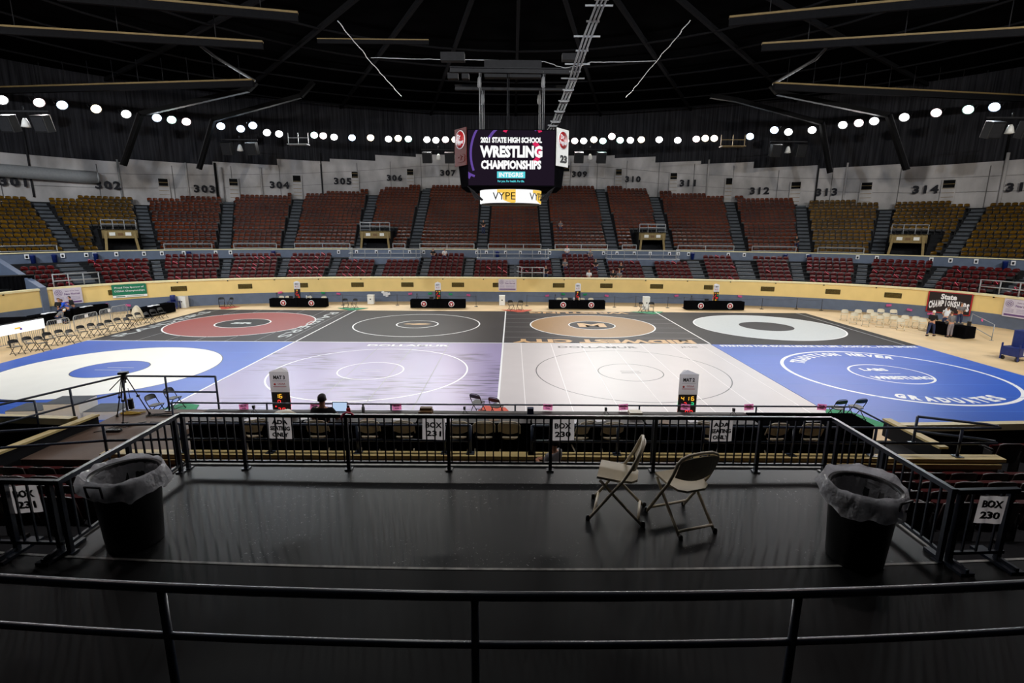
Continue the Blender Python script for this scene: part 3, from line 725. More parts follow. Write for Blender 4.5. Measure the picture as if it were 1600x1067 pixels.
# sloping parapet at the left entrance
s = s_at(66, 0, 2.4); mb = MB(); nn = normal(s)
e = Vector((nn.y, -nn.x, 0))*.22
q = [B(s, -.1, 0), B(s, 7, 0), B(s, 7, 5.4), B(s, -.1, 2.45)]
mb.add([v-e for v in q]+[v+e for v in q], [(0, 1, 2, 3), (7, 6, 5, 4), (0, 3, 7, 4), (1, 5, 6, 2), (3, 2, 6, 7)], 0)
mb.add([B(s-6, 1.0, 0), B(s-6, 7.0, 0), B(s-6, 7, 5.2), B(s-6, 1.0, 4.0)], [(0, 1, 2, 3)], 1)
structure(mb, 'wall_left_parapet', ['slate_paint', 'arena_cream'])
# ------------------------------------------------------------------ fitted lettering, people, chairs, tables
def fit(mb, s, cx, cy, wdt, hgt, mt, k=0, depth=.006, bold=.03, space=1.0):
    """letters scaled to an exact width and height, centred at cx, cy of the frame mt"""
    t = text(s, 1.0, depth=.01, bold=bold, space=space)
    x0 = min(v[0] for v in t.v); x1 = max(v[0] for v in t.v); y0 = min(v[1] for v in t.v); y1 = max(v[1] for v in t.v)
    b = MB(); b.v = [((v[0]-(x0+x1)/2)/(x1-x0)*wdt+cx, (v[1]-(y0+y1)/2)/(y1-y0)*hgt+cy, v[2]/.01*depth) for v in t.v]
    b.f = t.f; b.m = [k]*len(t.f); b.sm = t.sm; mb.merge(b, mt)
def skin(name, verts, edges, radii, m_, parent, root=0, sub=1):
    me = bpy.data.meshes.new(name); me.from_pydata(verts, edges, []); o = bpy.data.objects.new(name, me); COL.objects.link(o)
    o.modifiers.new('s', 'SKIN'); sv = me.skin_vertices[0].data
    for i, r in enumerate(radii): sv[i].radius = (r, r) if not isinstance(r, tuple) else r
    sv[root].use_root = True
    sb = o.modifiers.new('b', 'SUBSURF'); sb.levels = sub; sb.render_levels = sub
    nm = bpy.data.meshes.new_from_object(o.evaluated_get(bpy.context.evaluated_depsgraph_get())); bpy.data.objects.remove(o); bpy.data.meshes.remove(me)
    nm.name = name; nm.materials.clear(); nm.materials.append(M[m_]); nm.polygons.foreach_set('use_smooth', [True]*len(nm.polygons))
    r = bpy.data.objects.new(name, nm); COL.objects.link(r); r.parent = parent; return r
def person(label, loc, rz, pose='stand', shirt='shirt_black', legs='jeans', hair='hair_dark', arms='down', group=None, cap=None, lean=0.0, detail=False, long_sleeve=False, turn=0.0):
    e = empty('person', label, 'person', loc, rz, group)
    sit = pose == 'sit'; hz = .55 if sit else .95
    def T(y, z): return (y*math.cos(lean)+(z)*math.sin(lean), hz+z*math.cos(lean)-y*math.sin(lean))
    def tp(x, y, z): q = T(y, z); return (x, q[0], q[1])
    v = [tp(0, 0, 0), tp(0, .01, .2), tp(0, .0, .38), tp(0, 0, .5), tp(0, .01, .57), tp(0, .025, .67), tp(0, .02, .765)]
    ed = [(0, 1), (1, 2), (2, 3), (3, 4), (4, 5), (5, 6)]; ra = [(.15, .11), (.13, .1), (.165, .11), (.07, .07), (.052, .055), (.076, .092), (.055, .07)]
    tops = [0, 1, 2]; arm = {}
    for sx in (-1, 1):
        sh = tp(sx*.185, 0, .45)
        if arms == 'down': el = tp(sx*.25, .01, .17); wr = tp(sx*.25, .1, -.07); hd = tp(sx*.245, .13, -.15)
        elif arms == 'table': el = tp(sx*.27, .14, .2); q = tp(sx*.16, .36, .22); wr = q; hd = (q[0]*.9, q[1]+.09, q[2]-.01)
        elif arms == 'front': el = tp(sx*.24, .06, .18); q = tp(sx*.1, .26, .2); wr = q; hd = (q[0]*.6, q[1]+.06, q[2]+.01)
        else: el = tp(sx*.26, .2, .3); wr = tp(sx*.18, .42, .25); hd = tp(sx*.15, .5, .25)
        i = len(v); v += [sh, el, wr, hd]; ed += [(2, i), (i, i+1), (i+1, i+2), (i+2, i+3)]; ra += [.062, .046, .032, (.038, .022)]
        arm[sx] = (i, sh, el, wr, hd)
        if detail:
            hv = Vector(hd); fw = (Vector(hd)-Vector(wr)).normalized(); sd = fw.cross(Vector((0, 0, 1))).normalized()
            for f, (o_, L) in enumerate(((-.026, .065), (-.009, .078), (.009, .074), (.026, .056))):
                a = hv+sd*o_+fw*.025; b_ = a+fw*L*.55; c_ = b_+fw*L*.35-Vector((0, 0, L*.3)); j = len(v)
                v += [tuple(a), tuple(b_), tuple(c_)]; ed += [(i+3, j), (j, j+1), (j+1, j+2)]; ra += [.0095, .0085, .007]
            a = hv-fw*.03-sd*.035*sx; j = len(v); v += [tuple(a), tuple(a+fw*.05-sd*.01*sx)]; ed += [(i+3, j), (j, j+1)]; ra += [.011, .009]
    legv = {}
    for sx in (-1, 1):
        if sit: pts = [(sx*.1, .02, hz-.03), (sx*.13, .44, hz-.02), (sx*.13, .42, .09), (sx*.14, .56, .05)]
        elif pose == 'walk': pts = [(sx*.09, 0, hz-.04), (sx*.1, .03+sx*.1, .5), (sx*.11, -.02+sx*.2, .09), (sx*.13, .12+sx*.2, .045)]
        else: pts = [(sx*.09, 0, hz-.04), (sx*.11, .03, .5), (sx*.12, -.01, .09), (sx*.14, .14, .045)]
        i = len(v); v += pts; ed += [(0, i), (i, i+1), (i+1, i+2), (i+2, i+3)]; ra += [.09, .062, .042, (.045, .035)]; legv[sx] = pts
    skin('body', v, ed, ra, 'skin', e, sub=2 if detail else 1)
    # clothing
    vs = [v[0], v[1], v[2], tp(0, 0, .49)]; es = [(0, 1), (1, 2), (2, 3)]; rs = [(.165, .125), (.15, .118), (.185, .128), (.085, .08)]
    for sx in (-1, 1):
        i0, sh, el, wr, hd = arm[sx]; i = len(vs); end = wr if long_sleeve else tuple(Vector(sh).lerp(Vector(el), .85))
        vs += [sh, tuple(Vector(sh).lerp(Vector(el), .5))]; es += [(2, i), (i, i+1)]; rs += [.08, .068]
        if long_sleeve: vs += [el, tuple(Vector(el).lerp(Vector(wr), .9))]; es += [(i+1, i+2), (i+2, i+3)]; rs += [.06, .045]
        else: vs += [end]; es += [(i+1, i+2)]; rs += [.062]
    skin('shirt', vs, es, rs, shirt, e)
    vt = [(0, 0, hz+.03), (0, 0, hz-.02)]; et = [(0, 1)]; rt = [(.16, .12), (.16, .12)]
    for sx in (-1, 1):
        p = legv[sx]; i = len(vt); vt += [p[0], p[1], tuple(Vector(p[1]).lerp(Vector(p[2]), .5)), tuple(Vector(p[1]).lerp(Vector(p[2]), .93))]
        et += [(1, i), (i, i+1), (i+1, i+2), (i+2, i+3)]; rt += [.108, .08, .068, .06]
    skin('trousers', vt, et, rt, legs, e)
    for sx in (-1, 1):
        p = legv[sx]; b = MB()
        mt = Matrix.Translation((p[2][0], p[2][1]+.05, .045)); b.box((0, .03, 0), (.1, .27, .09), 0, mt, bev=.04); b.build('shoe', 'shoe', e)
    hp = tp(0, .025, .695)
    hb = MB(); hm = Matrix.Translation(hp) @ Matrix.Rotation(turn, 4, 'Z')
    n, q = 16, 9; vv = []
    for i in range(q):
        th = i/(q-1)*math.pi*.62
        for j in range(n):
            a = 2*math.pi*j/n; fr = math.sin(a); cut = 1 if fr < .35 else .52
            t2 = th*cut; r_ = 1.0+.04*math.sin(5*a+i)
            vv.append((.092*math.sin(t2)*math.cos(a)*r_, .112*math.sin(t2)*math.sin(a)*r_-.008, .115*math.cos(t2)))
    hb.add(vv, [(i*n+j, (i+1)*n+j, (i+1)*n+(j+1) % n, i*n+(j+1) % n) for i in range(q-1) for j in range(n)], 0, hm, True)
    hb.build('hair', hair, e)
    if cap:
        c_ = MB(); c_.lathe([(.001, .14), (.06, .13), (.1, .08), (.105, .03)], 0, 14, hm, cap=False); c_.box((0, .13, .04), (.15, .12, .015), 0, hm, bev=.05); c_.build('cap', cap, e)
    if detail:
        f = MB(); f.lathe([(.001, -.012), (.012, 0), (.001, .012)], 0, 8, hm @ Matrix.Translation((0, .1, -.03)))
        for sx in (-1, 1): f.lathe([(.001, -.03), (.016, -.01), (.018, .015), (.001, .03)], 0, 8, hm @ Matrix.Translation((sx*.082, 0, -.02)))
        f.build('ears_and_nose', 'skin', e)
        g = MB()
        for sx in (-1, 1): g.lathe([(.001, -.01), (.01, 0), (.001, .01)], 0, 8, hm @ Matrix.Translation((sx*.032, .082, -.005)))
        g.box((0, .088, -.065), (.045, .01, .008), 0, hm); g.build('eyes_and_mouth', 'ink', e)
    return e
def chair_proto(metal, panel, label, open_back=False, foot='black_plastic', r=.0155):
    e = empty('folding_chair', label, 'chair'); W = .225
    side = [(.27, 0.0), (.20, .10), (.02, .36), (-.06, .47), (-.13, .60), (-.185, .73)]
    L = [(-W, y, z) for y, z in side]; R = [(W, y, z) for y, z in reversed(side)]
    arc = [(-W+.03, -.205, .785), (-W+.1, -.215, .815), (0, -.218, .822), (W-.1, -.215, .815), (W-.03, -.205, .785)]
    b = MB(); b.tube(L+arc+R, r, 0, 8); b.build('back_frame', metal, e)
    for sx in (-1, 1):
        x = sx*(W-.03); b = MB(); b.tube([(x, .17, .43), (x, .10, .36), (x, -.12, .14), (x, -.27, .0)], r, 0, 8); o = b.build('leg', metal, e)
    b = MB(); b.tube([(-W+.03, -.22, .055), (W-.03, -.22, .055)], r*.9, 0, 8); b.build('crossbar', metal, e)
    b = MB(); b.tube([(-W, .215, .08), (W, .215, .08)], r*.9, 0, 8); b.build('crossbar', metal, e)
    for x, y in ((-W, .27), (W, .27), (-W+.03, -.27), (W-.03, -.27)):
        b = MB(); b.lathe([(.02, 0), (.02, .035), (.014, .05)], 0, 8, Matrix.Translation((x, y, 0))); b.build('foot', foot, e)
    b = MB(); sh = [(-.2, .2), (.2, .2), (.2, -.02), (.17, -.14), (.1, -.19), (-.1, -.19), (-.17, -.14), (-.2, -.02)]; q = len(sh)
    b.prism(sh, -.012, .012, 0, Matrix.Translation((0, .0, .445)) @ Matrix.Rotation(.07, 4, 'X')); b.build('seat', panel, e)
    b = MB(); n = 10; vs = []
    for lay in (0, 1):
        for t in (0, 1):
            for i in range(n+1):
                x = -W+.012+(2*W-.024)*i/n; bow = -.035*(1-(x/W)**2)
                if t: z = .80-.05*(abs(x)/W)**3; y = -.205
                else: z = .58-(.05*(1-(x/W)**2) if not open_back else -.06); y = -.135
                vs.append((x, y+bow-.008*lay, z))
    q = n+1
    fs = [(i, i+1, q+i+1, q+i) for i in range(n)]+[(2*q+i+1, 2*q+i, 3*q+i, 3*q+i+1) for i in range(n)]
    fs += [(i+1, i, 2*q+i, 2*q+i+1) for i in range(n)]+[(q+i, q+i+1, 3*q+i+1, 3*q+i) for i in range(n)]+[(0, q, 3*q, 2*q), (n, 2*q+n, 3*q+n, q+n)]
    b.add(vs, fs, 0, None, False); b.build('backrest', panel, e); return e
CH = {}
def chair(kind, label, p, rz, group):
    if kind not in CH:
        m1, m2, ob = {'beige': ('beige_metal', 'beige_metal', False), 'cream': ('beige_plastic', 'beige_plastic', False), 'black': ('black_plastic', 'black_plastic', True)}[kind]
        e = chair_proto(m1, m2, label, ob); CH[kind] = e; e.location = p; e.rotation_euler = (0, 0, rz); e['group'] = group; return e
    return copy_tree(CH[kind], p, rz, label, group)
def table(label, p, rz, L=2.4, Dp=.76, H=.75, cloth='black_cloth', emblem=True, top='black_cloth', group='black draped tables'):
    e = empty('draped_table', label, 'table', p, rz, group)
    b = MB(); b.box((0, 0, H-.02), (L, Dp, .04), 0, bev=.02); b.build('tabletop', top, e)
    b = MB(); n = 28; ring = []
    per = [(-L/2, -Dp/2), (L/2, -Dp/2), (L/2, Dp/2), (-L/2, Dp/2)]
    for a, c in zip(per, per[1:]+per[:1]):
        for i in range(n): ring.append((a[0]+(c[0]-a[0])*i/n, a[1]+(c[1]-a[1])*i/n))
    q = len(ring); vs = [(x*1.005, y*1.01, H-.005) for x, y in ring]+[(x*(1.012+.006*math.sin(i*1.7)), y*(1.03+.03*math.sin(i*1.7)), .03) for i, (x, y) in enumerate(ring)]
    b.add(vs, [(i, (i+1) % q, q+(i+1) % q, q+i) for i in range(q)], 0, None, True); c_ = b.build('skirt', cloth, e)
    if emblem:
        b = MB(); mt = frame((0, -Dp/2*1.03-.02, H*.52), (1, 0, 0), (0, 0, 1))
        b.lathe([(.26, 0), (.26, .012)], 0, 24, mt); b.lathe([(.2, .012), (.2, .02)], 1, 24, mt)
        b.prism([(-.12, .06), (.12, .06), (.05, .0), (.04, -.12), (-.04, -.12), (-.05, .0)], .02, .028, 0, mt); b.build('emblem', ['white_paper', 'logo_red'], e)
    return e
SEGS = {'0': 'abcdef', '1': 'bc', '2': 'abged', '3': 'abgcd', '4': 'fgbc', '5': 'afgcd', '6': 'afgedc', '9': 'abcdfg', '8': 'abcdefg'}
def digit(mb, ch, x, y, wd_, h, mt, k, z=.008):
    t = wd_*.2; P = {'a': (0, h/2, 1), 'd': (0, -h/2, 1), 'g': (0, 0, 1), 'f': (-wd_/2, h/4, 0), 'b': (wd_/2, h/4, 0), 'e': (-wd_/2, -h/4, 0), 'c': (wd_/2, -h/4, 0)}
    for s in SEGS[ch]:
        px, py, hor = P[s]; mb.box((x+px, y+py, z), (wd_*.85, t, .008) if hor else (t, h*.42, .008), k, mt)
def tower(label, p, rz, num, rows, W=.56, H=1.6, digits=True):
    """three-sided scoreboard tower; face 0 looks along -y"""
    e = empty('score_tower', label, 'scoreboard', p, rz, 'three sided score towers')
    r = W/math.sqrt(3)
    def tri(rr): return [(rr*math.sin(a), -rr*math.cos(a)) for a in (math.pi/3, math.pi, -math.pi/3)]
    b = MB(); b.prism(tri(r), 0, H*.53, 0); b.build('display', 'black_plastic', e)
    b = MB(); b.prism(tri(r*1.04), H*.53, H*.94, 0); t = tri(r*1.04); b.add([(x, y, H*.94) for x, y in t]+[(0, 0, H)], [(0, 1, 3), (1, 2, 3), (2, 0, 3)], 0); b.build('paper_sign', 'tower_white', e)
    b = MB(); c_ = MB()
    for k in range(3):
        R_ = Matrix.Rotation(k*2*math.pi/3, 4, 'Z'); mt = R_ @ frame((0, -r*.52-.006, 0), (1, 0, 0), (0, 0, 1))
        fit(b, num, 0, H*.83, W*.62, H*.075, mt, 0, bold=.035); b.box((0, H*.76, 0), (W*.74, .006, .004), 0, mt)
        b.lathe([(.035, 0), (.035, .006)], 1, 14, mt @ Matrix.Translation((-W*.26, H*.69, 0))); fit(b, 'OSSAA', W*.1, H*.70, W*.4, H*.035, mt, 1, bold=.0); b.box((0, H*.645, 0), (W*.7, .018, .004), 1, mt)
        if digits:
            for (y, chs) in rows:
                for (x, ch, m_) in chs: digit(c_, ch, x*W, y*H, W*.13, H*.075, mt, m_)
            c_.box((-W*.3, H*.24, .008), (.04, .04, .008), 0, mt)
    b.build('lettering', ['ink', 'logo_red'], e); c_.build('digits', ['led_red', 'led_amber', 'led_green', 'led_dim'], e)
    return e
# ------------------------------------------------------------------ the mats
GX = [-.55+12.8*(k-2) for k in range(5)]; YN, YM, YF, T = 17.6, 31.45, 44.25, .04
def wmat(label, x0, x1, y0, y1, m_base, discs, lines, seams, m_seam):
    """discs: (r0, r1, material); lines: rect strips"""
    cx, cy = (x0+x1)/2, (y0+y1)/2; mats = [m_base, m_seam]; mb = MB()
    mb.box((0, 0, T/2), (x1-x0-.03, y1-y0-.03, T), 0)
    dy = discs[0]
    lay = T
    for (r0, r1, m_) in discs[1:]:
        if m_ not in mats: mats.append(m_)
        lay += .0011; mb.disc((0, dy, 0), r0, r1, lay, mats.index(m_), 96)
    for (ax, ay, w_, h_, m_) in lines:
        if m_ not in mats: mats.append(m_)
        mb.box((ax, ay, T+.004), (w_, h_, .008), mats.index(m_))
    for (d_, pos) in seams:
        if d_ == 'x': mb.box((0, pos, T+.001), (x1-x0-.03, .035, .0022), 1)
        else: mb.box((pos, 0, T+.001), (.035, y1-y0-.03, .0022), 1)
    o = mb.build('wrestling_mat', mats, None, (cx, cy, 0)); return tag(o, label, 'mat', 'wrestling mats laid edge to edge')
sx7 = [('x', -5.1+k*1.83) for k in range(6)]; sy7 = [('y', -5.3+k*1.83) for k in range(7)]
fy = 24.9-(YN+YM)/2; by = 37.8-(YM+YF)/2
wm = {}
bars = lambda r, m_: [(0, fy-.2, r, .03, m_), (0, fy+.2, r, .03, m_)]
wm['f1'] = wmat('bright blue mat with a big cream disc, front left corner', GX[0], GX[1], YN, YM, 'mat_blue', [fy, (0, 4.85, 'mat_line_black'), (0, 4.81, 'mat_cream'), (0, 1.62, 'mat_line_black'), (0, 1.58, 'mat_blue')], [(0, fy-.22, 1.3, .05, 'mat_pale'), (.3, fy+.22, 1.3, .05, 'mat_pale')], sx7, 'mat_sky')
wm['f2'] = wmat('lavender mat with thin white circles and dark scuffs', GX[1], GX[2], YN, YM, 'mat_lavender', [fy, (4.7, 4.78, 'mat_line_white'), (1.55, 1.62, 'mat_line_white')], [(0, fy-.15, .95, .025, 'mat_line_white'), (0, fy+.15, .95, .025, 'mat_line_white')], [('y', -.9), ('y', 3.1), ('y', 1.1)], 'mat_seam_dark')
wm['f3'] = wmat('white mat with thin black circles beside the lavender one', GX[2], GX[3], YN, YM, 'mat_white', [fy, (4.62, 4.67, 'mat_line_black'), (1.55, 1.6, 'mat_line_black')], [(0, fy-.15, .95, .02, 'mat_seam_dark'), (0, fy+.15, .95, .02, 'mat_seam_dark')], sy7, 'mat_seam')
wm['f4'] = wmat('bright blue mat with white lettered circles, front right corner', GX[3], GX[4], YN, YM, 'mat_blue', [fy, (4.68, 4.85, 'mat_line_white'), (1.7, 1.8, 'mat_line_white')], [(0, fy, 1.0, .03, 'mat_line_white')], sx7, 'mat_sky')
wm['b1'] = wmat('black mat with a big red ring at the back left', GX[0], GX[1], YM, YF, 'mat_charcoal', [by, (0, 5.05, 'mat_line_white'), (0, 4.95, 'mat_red'), (0, 1.9, 'mat_line_white'), (0, 1.8, 'mat_black')], [], sy7, 'mat_seam_dark')
wm['b2'] = wmat('charcoal mat with thin white circles and an orange centre mark', GX[1], GX[2], YM, YF, 'mat_charcoal', [by, (4.5, 4.6, 'mat_line_white'), (1.45, 1.55, 'mat_line_white')], [], [], 'mat_black')
wm['b3'] = wmat('black mat with a big tan disc and tan lettering', GX[2], GX[3], YM, YF, 'mat_charcoal', [by, (0, 4.55, 'mat_line_white'), (0, 4.45, 'mat_tan'), (0, 1.72, 'mat_line_white'), (0, 1.64, 'mat_charcoal')], [], [('x', -4.6+k*1.83) for k in range(6)], 'mat_seam_dark')
wm['b4'] = wmat('black mat with a pale grey ring at the back right', GX[3], GX[4], YM, YF, 'mat_black', [by, (0, 5.1, 'mat_line_white'), (0, 5.0, 'mat_pale'), (0, 1.85, 'mat_charcoal')], [(5.6, 0, .08, 12.6, 'mat_seam_dark')], [], 'mat_charcoal')
# white tape along the joins
for lb, a, b in (('long white tape along the join between front and back mats', (GX[0], YM), (GX[3], YM)), ('white tape line between the lavender and white mats', (GX[2], YN), (GX[2], YF)), ('white tape line between the cream disc mat and the lavender one', (GX[1], YN), (GX[1], YF)),
                 ('white tape line between the tan disc mat and the pale ring mat', (GX[3], YM+.2), (GX[3], YF))):
    mb = MB(); mb.bar((a[0], a[1], T+.006), (b[0], b[1], T+.006), .09, .006); tag(mb.build('floor_tape', 'mat_line_white'), lb, 'tape', 'white tape lines on the mats')
TL = T+.006
def letters(par, cx, cy, items, m_):
    mb = MB()
    for (s, x, y, w_, h_, rot, bo) in items:
        mt = Matrix.Translation((x-cx, y-cy, TL)) @ Matrix.Rotation(rot, 4, 'Z'); fit(mb, s, 0, 0, w_, h_, mt, 0, depth=.004, bold=bo)
    mb.build('lettering', m_, par)
def ctr(a, b, c, d): return ((a+b)/2, (c+d)/2)
c2 = ctr(GX[1], GX[2], YN, YM); c3 = ctr(GX[2], GX[3], YN, YM); c4 = ctr(GX[3], GX[4], YN, YM); k1 = ctr(GX[0], GX[1], YM, YF); k3 = ctr(GX[2], GX[3], YM, YF); k2 = ctr(GX[1], GX[2], YM, YF)
letters(wm['f2'], *c2, [('DOLLAMUR', -6.2, 30.6, 4.9, .45, 0, .03)], 'mat_line_white')
letters(wm['f3'], *c3, [('DOLLAMUR', 5.1, 30.45, 4.7, .45, 0, .02), ('JMC', 10.6, 30.55, 1.0, .42, 0, 0)], 'mat_line_black')
letters(wm['b3'], *k3, [('MIDWEST CITY', 5.75, 32.15, 11.4, 1.1, math.pi, .05), ('WRESTLING', 5.6, 43.6, 8.3, .8, math.pi, .04), ('M', 5.85, 37.8, 2.0, 1.5, 0, .05)], 'mat_gold_ink')
letters(wm['b1'], *k1, [('RAIDERS', -14.75, 37.9, 10.3, .75, -math.pi/2, .0), ('RAIDERS', -25.3, 37.9, 10.3, .75, math.pi/2, .0), ('SR', -19.75, 37.8, 1.6, .7, 0, .05)], 'mat_pale')
mb = MB(); mb.prism([(-1.05, .02), (-.75, .22), (-.3, .2), (.0, .3), (.55, .28), (1.05, .12), (.6, .02), (.95, -.05), (.4, -.2), (-.1, -.3), (-.5, -.22), (-.3, -.08), (-.7, -.1)], TL-.001, TL+.001, 0, Matrix.Translation((0, by, 0)))
mb.build('emblem', 'mat_gold_ink', wm['b2'])
# blue mat: straight motto at the far edge, words bent along the circle
mb = MB()
fit(mb, 'STRIVING FOR EXCELLENCE IN LIFE, SCHOOL, AND SPORT', 0, 0, 12.0, .55, Matrix.Translation((.0, 31.0-c4[1], TL)), 0, depth=.004, bold=.04)
def arc_text(mb, s, r, a0, a1, h, flip=False):
    n = len(s)
    for i, ch in enumerate(s):
        if ch == ' ': continue
        a = math.radians(a0+(a1-a0)*(i+.5)/n); x, y = r*math.cos(a), r*math.sin(a)+fy
        mt = Matrix.Translation((x, y, TL)) @ Matrix.Rotation(a-math.pi/2 if not flip else a+math.pi/2, 4, 'Z'); fit(mb, ch, 0, 0, h*.56 if ch != 'I' else h*.25, h, mt, 0, depth=.004, bold=.06)
arc_text(mb, 'TRADITION NEVER', 4.05, 150, 52, .7); arc_text(mb, 'GRADUATES', 4.15, 236, 300, .7, True)
fit(mb, 'LABS', -.3, fy+.75, 1.3, .5, Matrix.Translation((0, 0, TL)), 0, depth=.004, bold=.05); fit(mb, 'WRESTLING', .05, fy-.75, 2.8, .55, Matrix.Translation((0, 0, TL)), 0, depth=.004, bold=.05)
mb.build('lettering', 'mat_line_white', wm['f4'])
# ------------------------------------------------------------------ hanging scoreboard
Q = 30.5
tl, br = V(731, 203, Q), V(866, 290, Q); sw, shh = br.x-tl.x, tl.z-br.z; sc = Vector(((tl.x+br.x)/2, Q, (tl.z+br.z)/2))
e = empty('hanging_scoreboard', 'big hanging video scoreboard showing the wrestling championships screen', 'scoreboard', sc)
oc = [(-sw/2, 0), (sw/2, 0), (sw/2+.85, 1.1), (sw/2+.85, 5.0), (sw/2, 6.1), (-sw/2, 6.1), (-sw/2-.85, 5.0), (-sw/2-.85, 1.1)]
b = MB(); q = 8; vs = [(x, y+.08, shh/2+.05) for x, y in oc]+[(x*.9, (y-3.05)*.92+3.05+.08, -shh/2-.05) for x, y in oc]
vs[8:] = [(x if i in (0, 1, 4, 5) else x*.9, y+.08, -shh/2-.05) for i, (x, y) in enumerate(oc)]
b.add(vs, [(i, q+i, q+(i+1) % q, (i+1) % q) for i in range(q)]+[tuple(range(q)), tuple(range(2*q-1, q-1, -1))]); b.build('cabinet', 'black_cloth', e)
scr = empty('x', None, None); bpy.data.objects.remove(scr)
SM = frame((0, 0, 0), (1, 0, 0), (0, 0, 1))
b = MB(); b.box((0, 0, -.03), (sw, shh, .06), 0, SM)
u = sw/135      # one photo pixel at the screen
def P(px, py): return ((px-798.5)*u, -(py-246.5)*u)
for (cx_, cy_, r0, r1, a0, a1, k) in [(.5, 0, 1.95, 2.1, 60, 150, 4), (.3, .2, 2.5, 2.62, 100, 200, 3), (.6, 1.0, .95, 1.15, 20, 160, 2), (.6, 1.0, .8, .9, 30, 120, 3), (.9, .3, .5, .75, -60, 60, 2), (-1.0, 1.9, 3.0, 3.12, 195, 250, 3), (-.6, 1.9, 3.3, 3.5, 195, 240, 4), (-.2, 2.3, 3.9, 4.0, 198, 235, 2)]:
    n = 24; vs = []
    for i in range(n+1):
        a = math.radians(a0+(a1-a0)*i/n)
        for r in (r0, r1): vs.append((max(-sw/2, min(sw/2, cx_+r*math.cos(a))), max(-shh/2, min(shh/2, cy_+r*math.sin(a))), .004))
    b.add(vs, [(2*i, 2*i+1, 2*i+3, 2*i+2) for i in range(n)], k, SM)
for s, px, py, w_, h_, k in (('2021 STATE HIGH SCHOOL', 798, 220, 95, 8.5, 1), ('WRESTLING', 798, 237, 97, 18, 1), ('CHAMPIONSHIPS', 798, 256.5, 94, 13.5, 1)):
    x, y = P(px, py); fit(b, s, x, y, w_*u, h_*u, SM, k, depth=.012, bold=.055)
x, y = P(798, 271.5); b.box((x, y, .006), (44*u, 10*u, .01), 5, SM); fit(b, 'INTEGRIS', x, y, 38*u, 7*u, SM, 1, depth=.03, bold=.03)
x, y = P(798, 281.5); fit(b, 'For you. For health. For life.', x, y, 42*u, 4.2*u, SM, 5, depth=.012, bold=.03)
b.build('video_screen', ['led_screen', 'led_white', 'led_pink', 'led_violet', 'led_violet', 'led_cyan'], e)
for sx, m_ in ((-1, 'advert_red_unlit'), (1, 'white_plastic')):  # left panel is unlit red, its shade put into a darker colour
    a = Vector((sx*sw/2, .05, 0)); c_ = Vector((sx*(sw/2+.85), 1.15, 0)); d = (c_-a).normalized() if sx > 0 else (a-c_).normalized(); mid = (a+c_)/2
    o_ = d.cross(Vector((0, 0, 1))); mt = frame(mid+Vector((0, 0, .78))+o_*.04, d, (0, 0, 1)); b = MB()
    b.box((0, -.15, 0), (1.2, 2.0, .05), 0, mt); b.lathe([(.5, .03), (.5, .05)], 1, 24, mt @ Matrix.Translation((0, .25, 0))); b.lathe([(.45, .05), (.45, .06)], 2, 24, mt @ Matrix.Translation((0, .25, 0)))
    fit(b, 'Dr', -.1, .42, .35, .25, mt, 1, depth=.14, bold=.03); fit(b, 'Pepper', 0, .1, .75, .3, mt, 1, depth=.14, bold=.03)
    fit(b, '23', .1, -.75, .7, .42, mt, 0 if sx < 0 else 3, depth=.1, bold=.05)
    b.build('advert_panel', ['advert_red_unlit' if sx < 0 else 'white_plastic', 'white_paper', 'logo_red', 'ink'], e)
    b = MB()
    for j in range(5): b.bar((sx*(sw/2+.05), .2+j*.2, -shh/2-.05), (sx*(sw/2-.75+.1*j), .9, -shh/2-.75), .05, .05); b.bar((sx*(sw/2-.1*j), .3, -shh/2-.1-.12*j), (sx*(sw/2-.3-.1*j), 1.0, -shh/2-.12*j-.3), .04, .04)
    b.build('truss', 'roof_steel', e)
rt, rb = V(747, 296, Q+1.1), V(848, 321, Q+1.1); R_ = (rb.x-rt.x)/2; zc = (rt.z+rb.z)/2-sc.z+.1; h_ = rt.z-rb.z-.1
b = MB(); n = 40; RM = Matrix.Translation((((rt.x+rb.x)/2-sc.x), 3.0, zc))
def ringpt(a, z, r=R_): return (r*math.sin(a), -r*math.cos(a)*.9, z)
vs = [ringpt(2*math.pi*i/n, z) for z in (-h_/2, h_/2) for i in range(n)]
b.add(vs, [(i, (i+1) % n, n+(i+1) % n, n+i) for i in range(n)], 0, RM, True)
def onring(bb, k, lift=.02):
    for (x, y, z) in bb.v: b.v.append(tuple(RM @ Vector(ringpt(x/R_*1.0, y, R_+lift+z))))
    o_ = len(b.v)-len(bb.v); b.f += [tuple(o_+i for i in f) for f in bb.f]; b.m += [k]*len(bb.f); b.sm += [False]*len(bb.f)
ok = [(-.55, .38), (.0, .38), (.55, .38), (.55, -.35), (.4, -.42), (.2, -.36), (.0, -.3), (-.2, -.2), (-.25, .18), (-.55, .2)]
I4 = Matrix.Identity(4)
for x0 in (-.25, 2.0):
    g = MB(); g.prism([(x+x0, y) for x, y in ok], 0, .01); onring(g, 2)
    g = MB(); fit(g, 'VYPE', x0-.15, 0, 1.35, .42, I4, 0, depth=.01, bold=.0); onring(g, 1, .05)
b.lathe([(R_*.96, -h_/2-.06), (R_*.96, -h_/2), (.1, -h_/2)], 1, 40, RM); b.lathe([(.1, h_/2), (R_*.96, h_/2), (R_*.96, h_/2+.06)], 1, 40, RM)
b.build('ring_screen', ['led_white', 'black_plastic', 'led_yellow'], e)
M['beam_grey'] = mat('beam_grey', (112, 112, 114), .5)
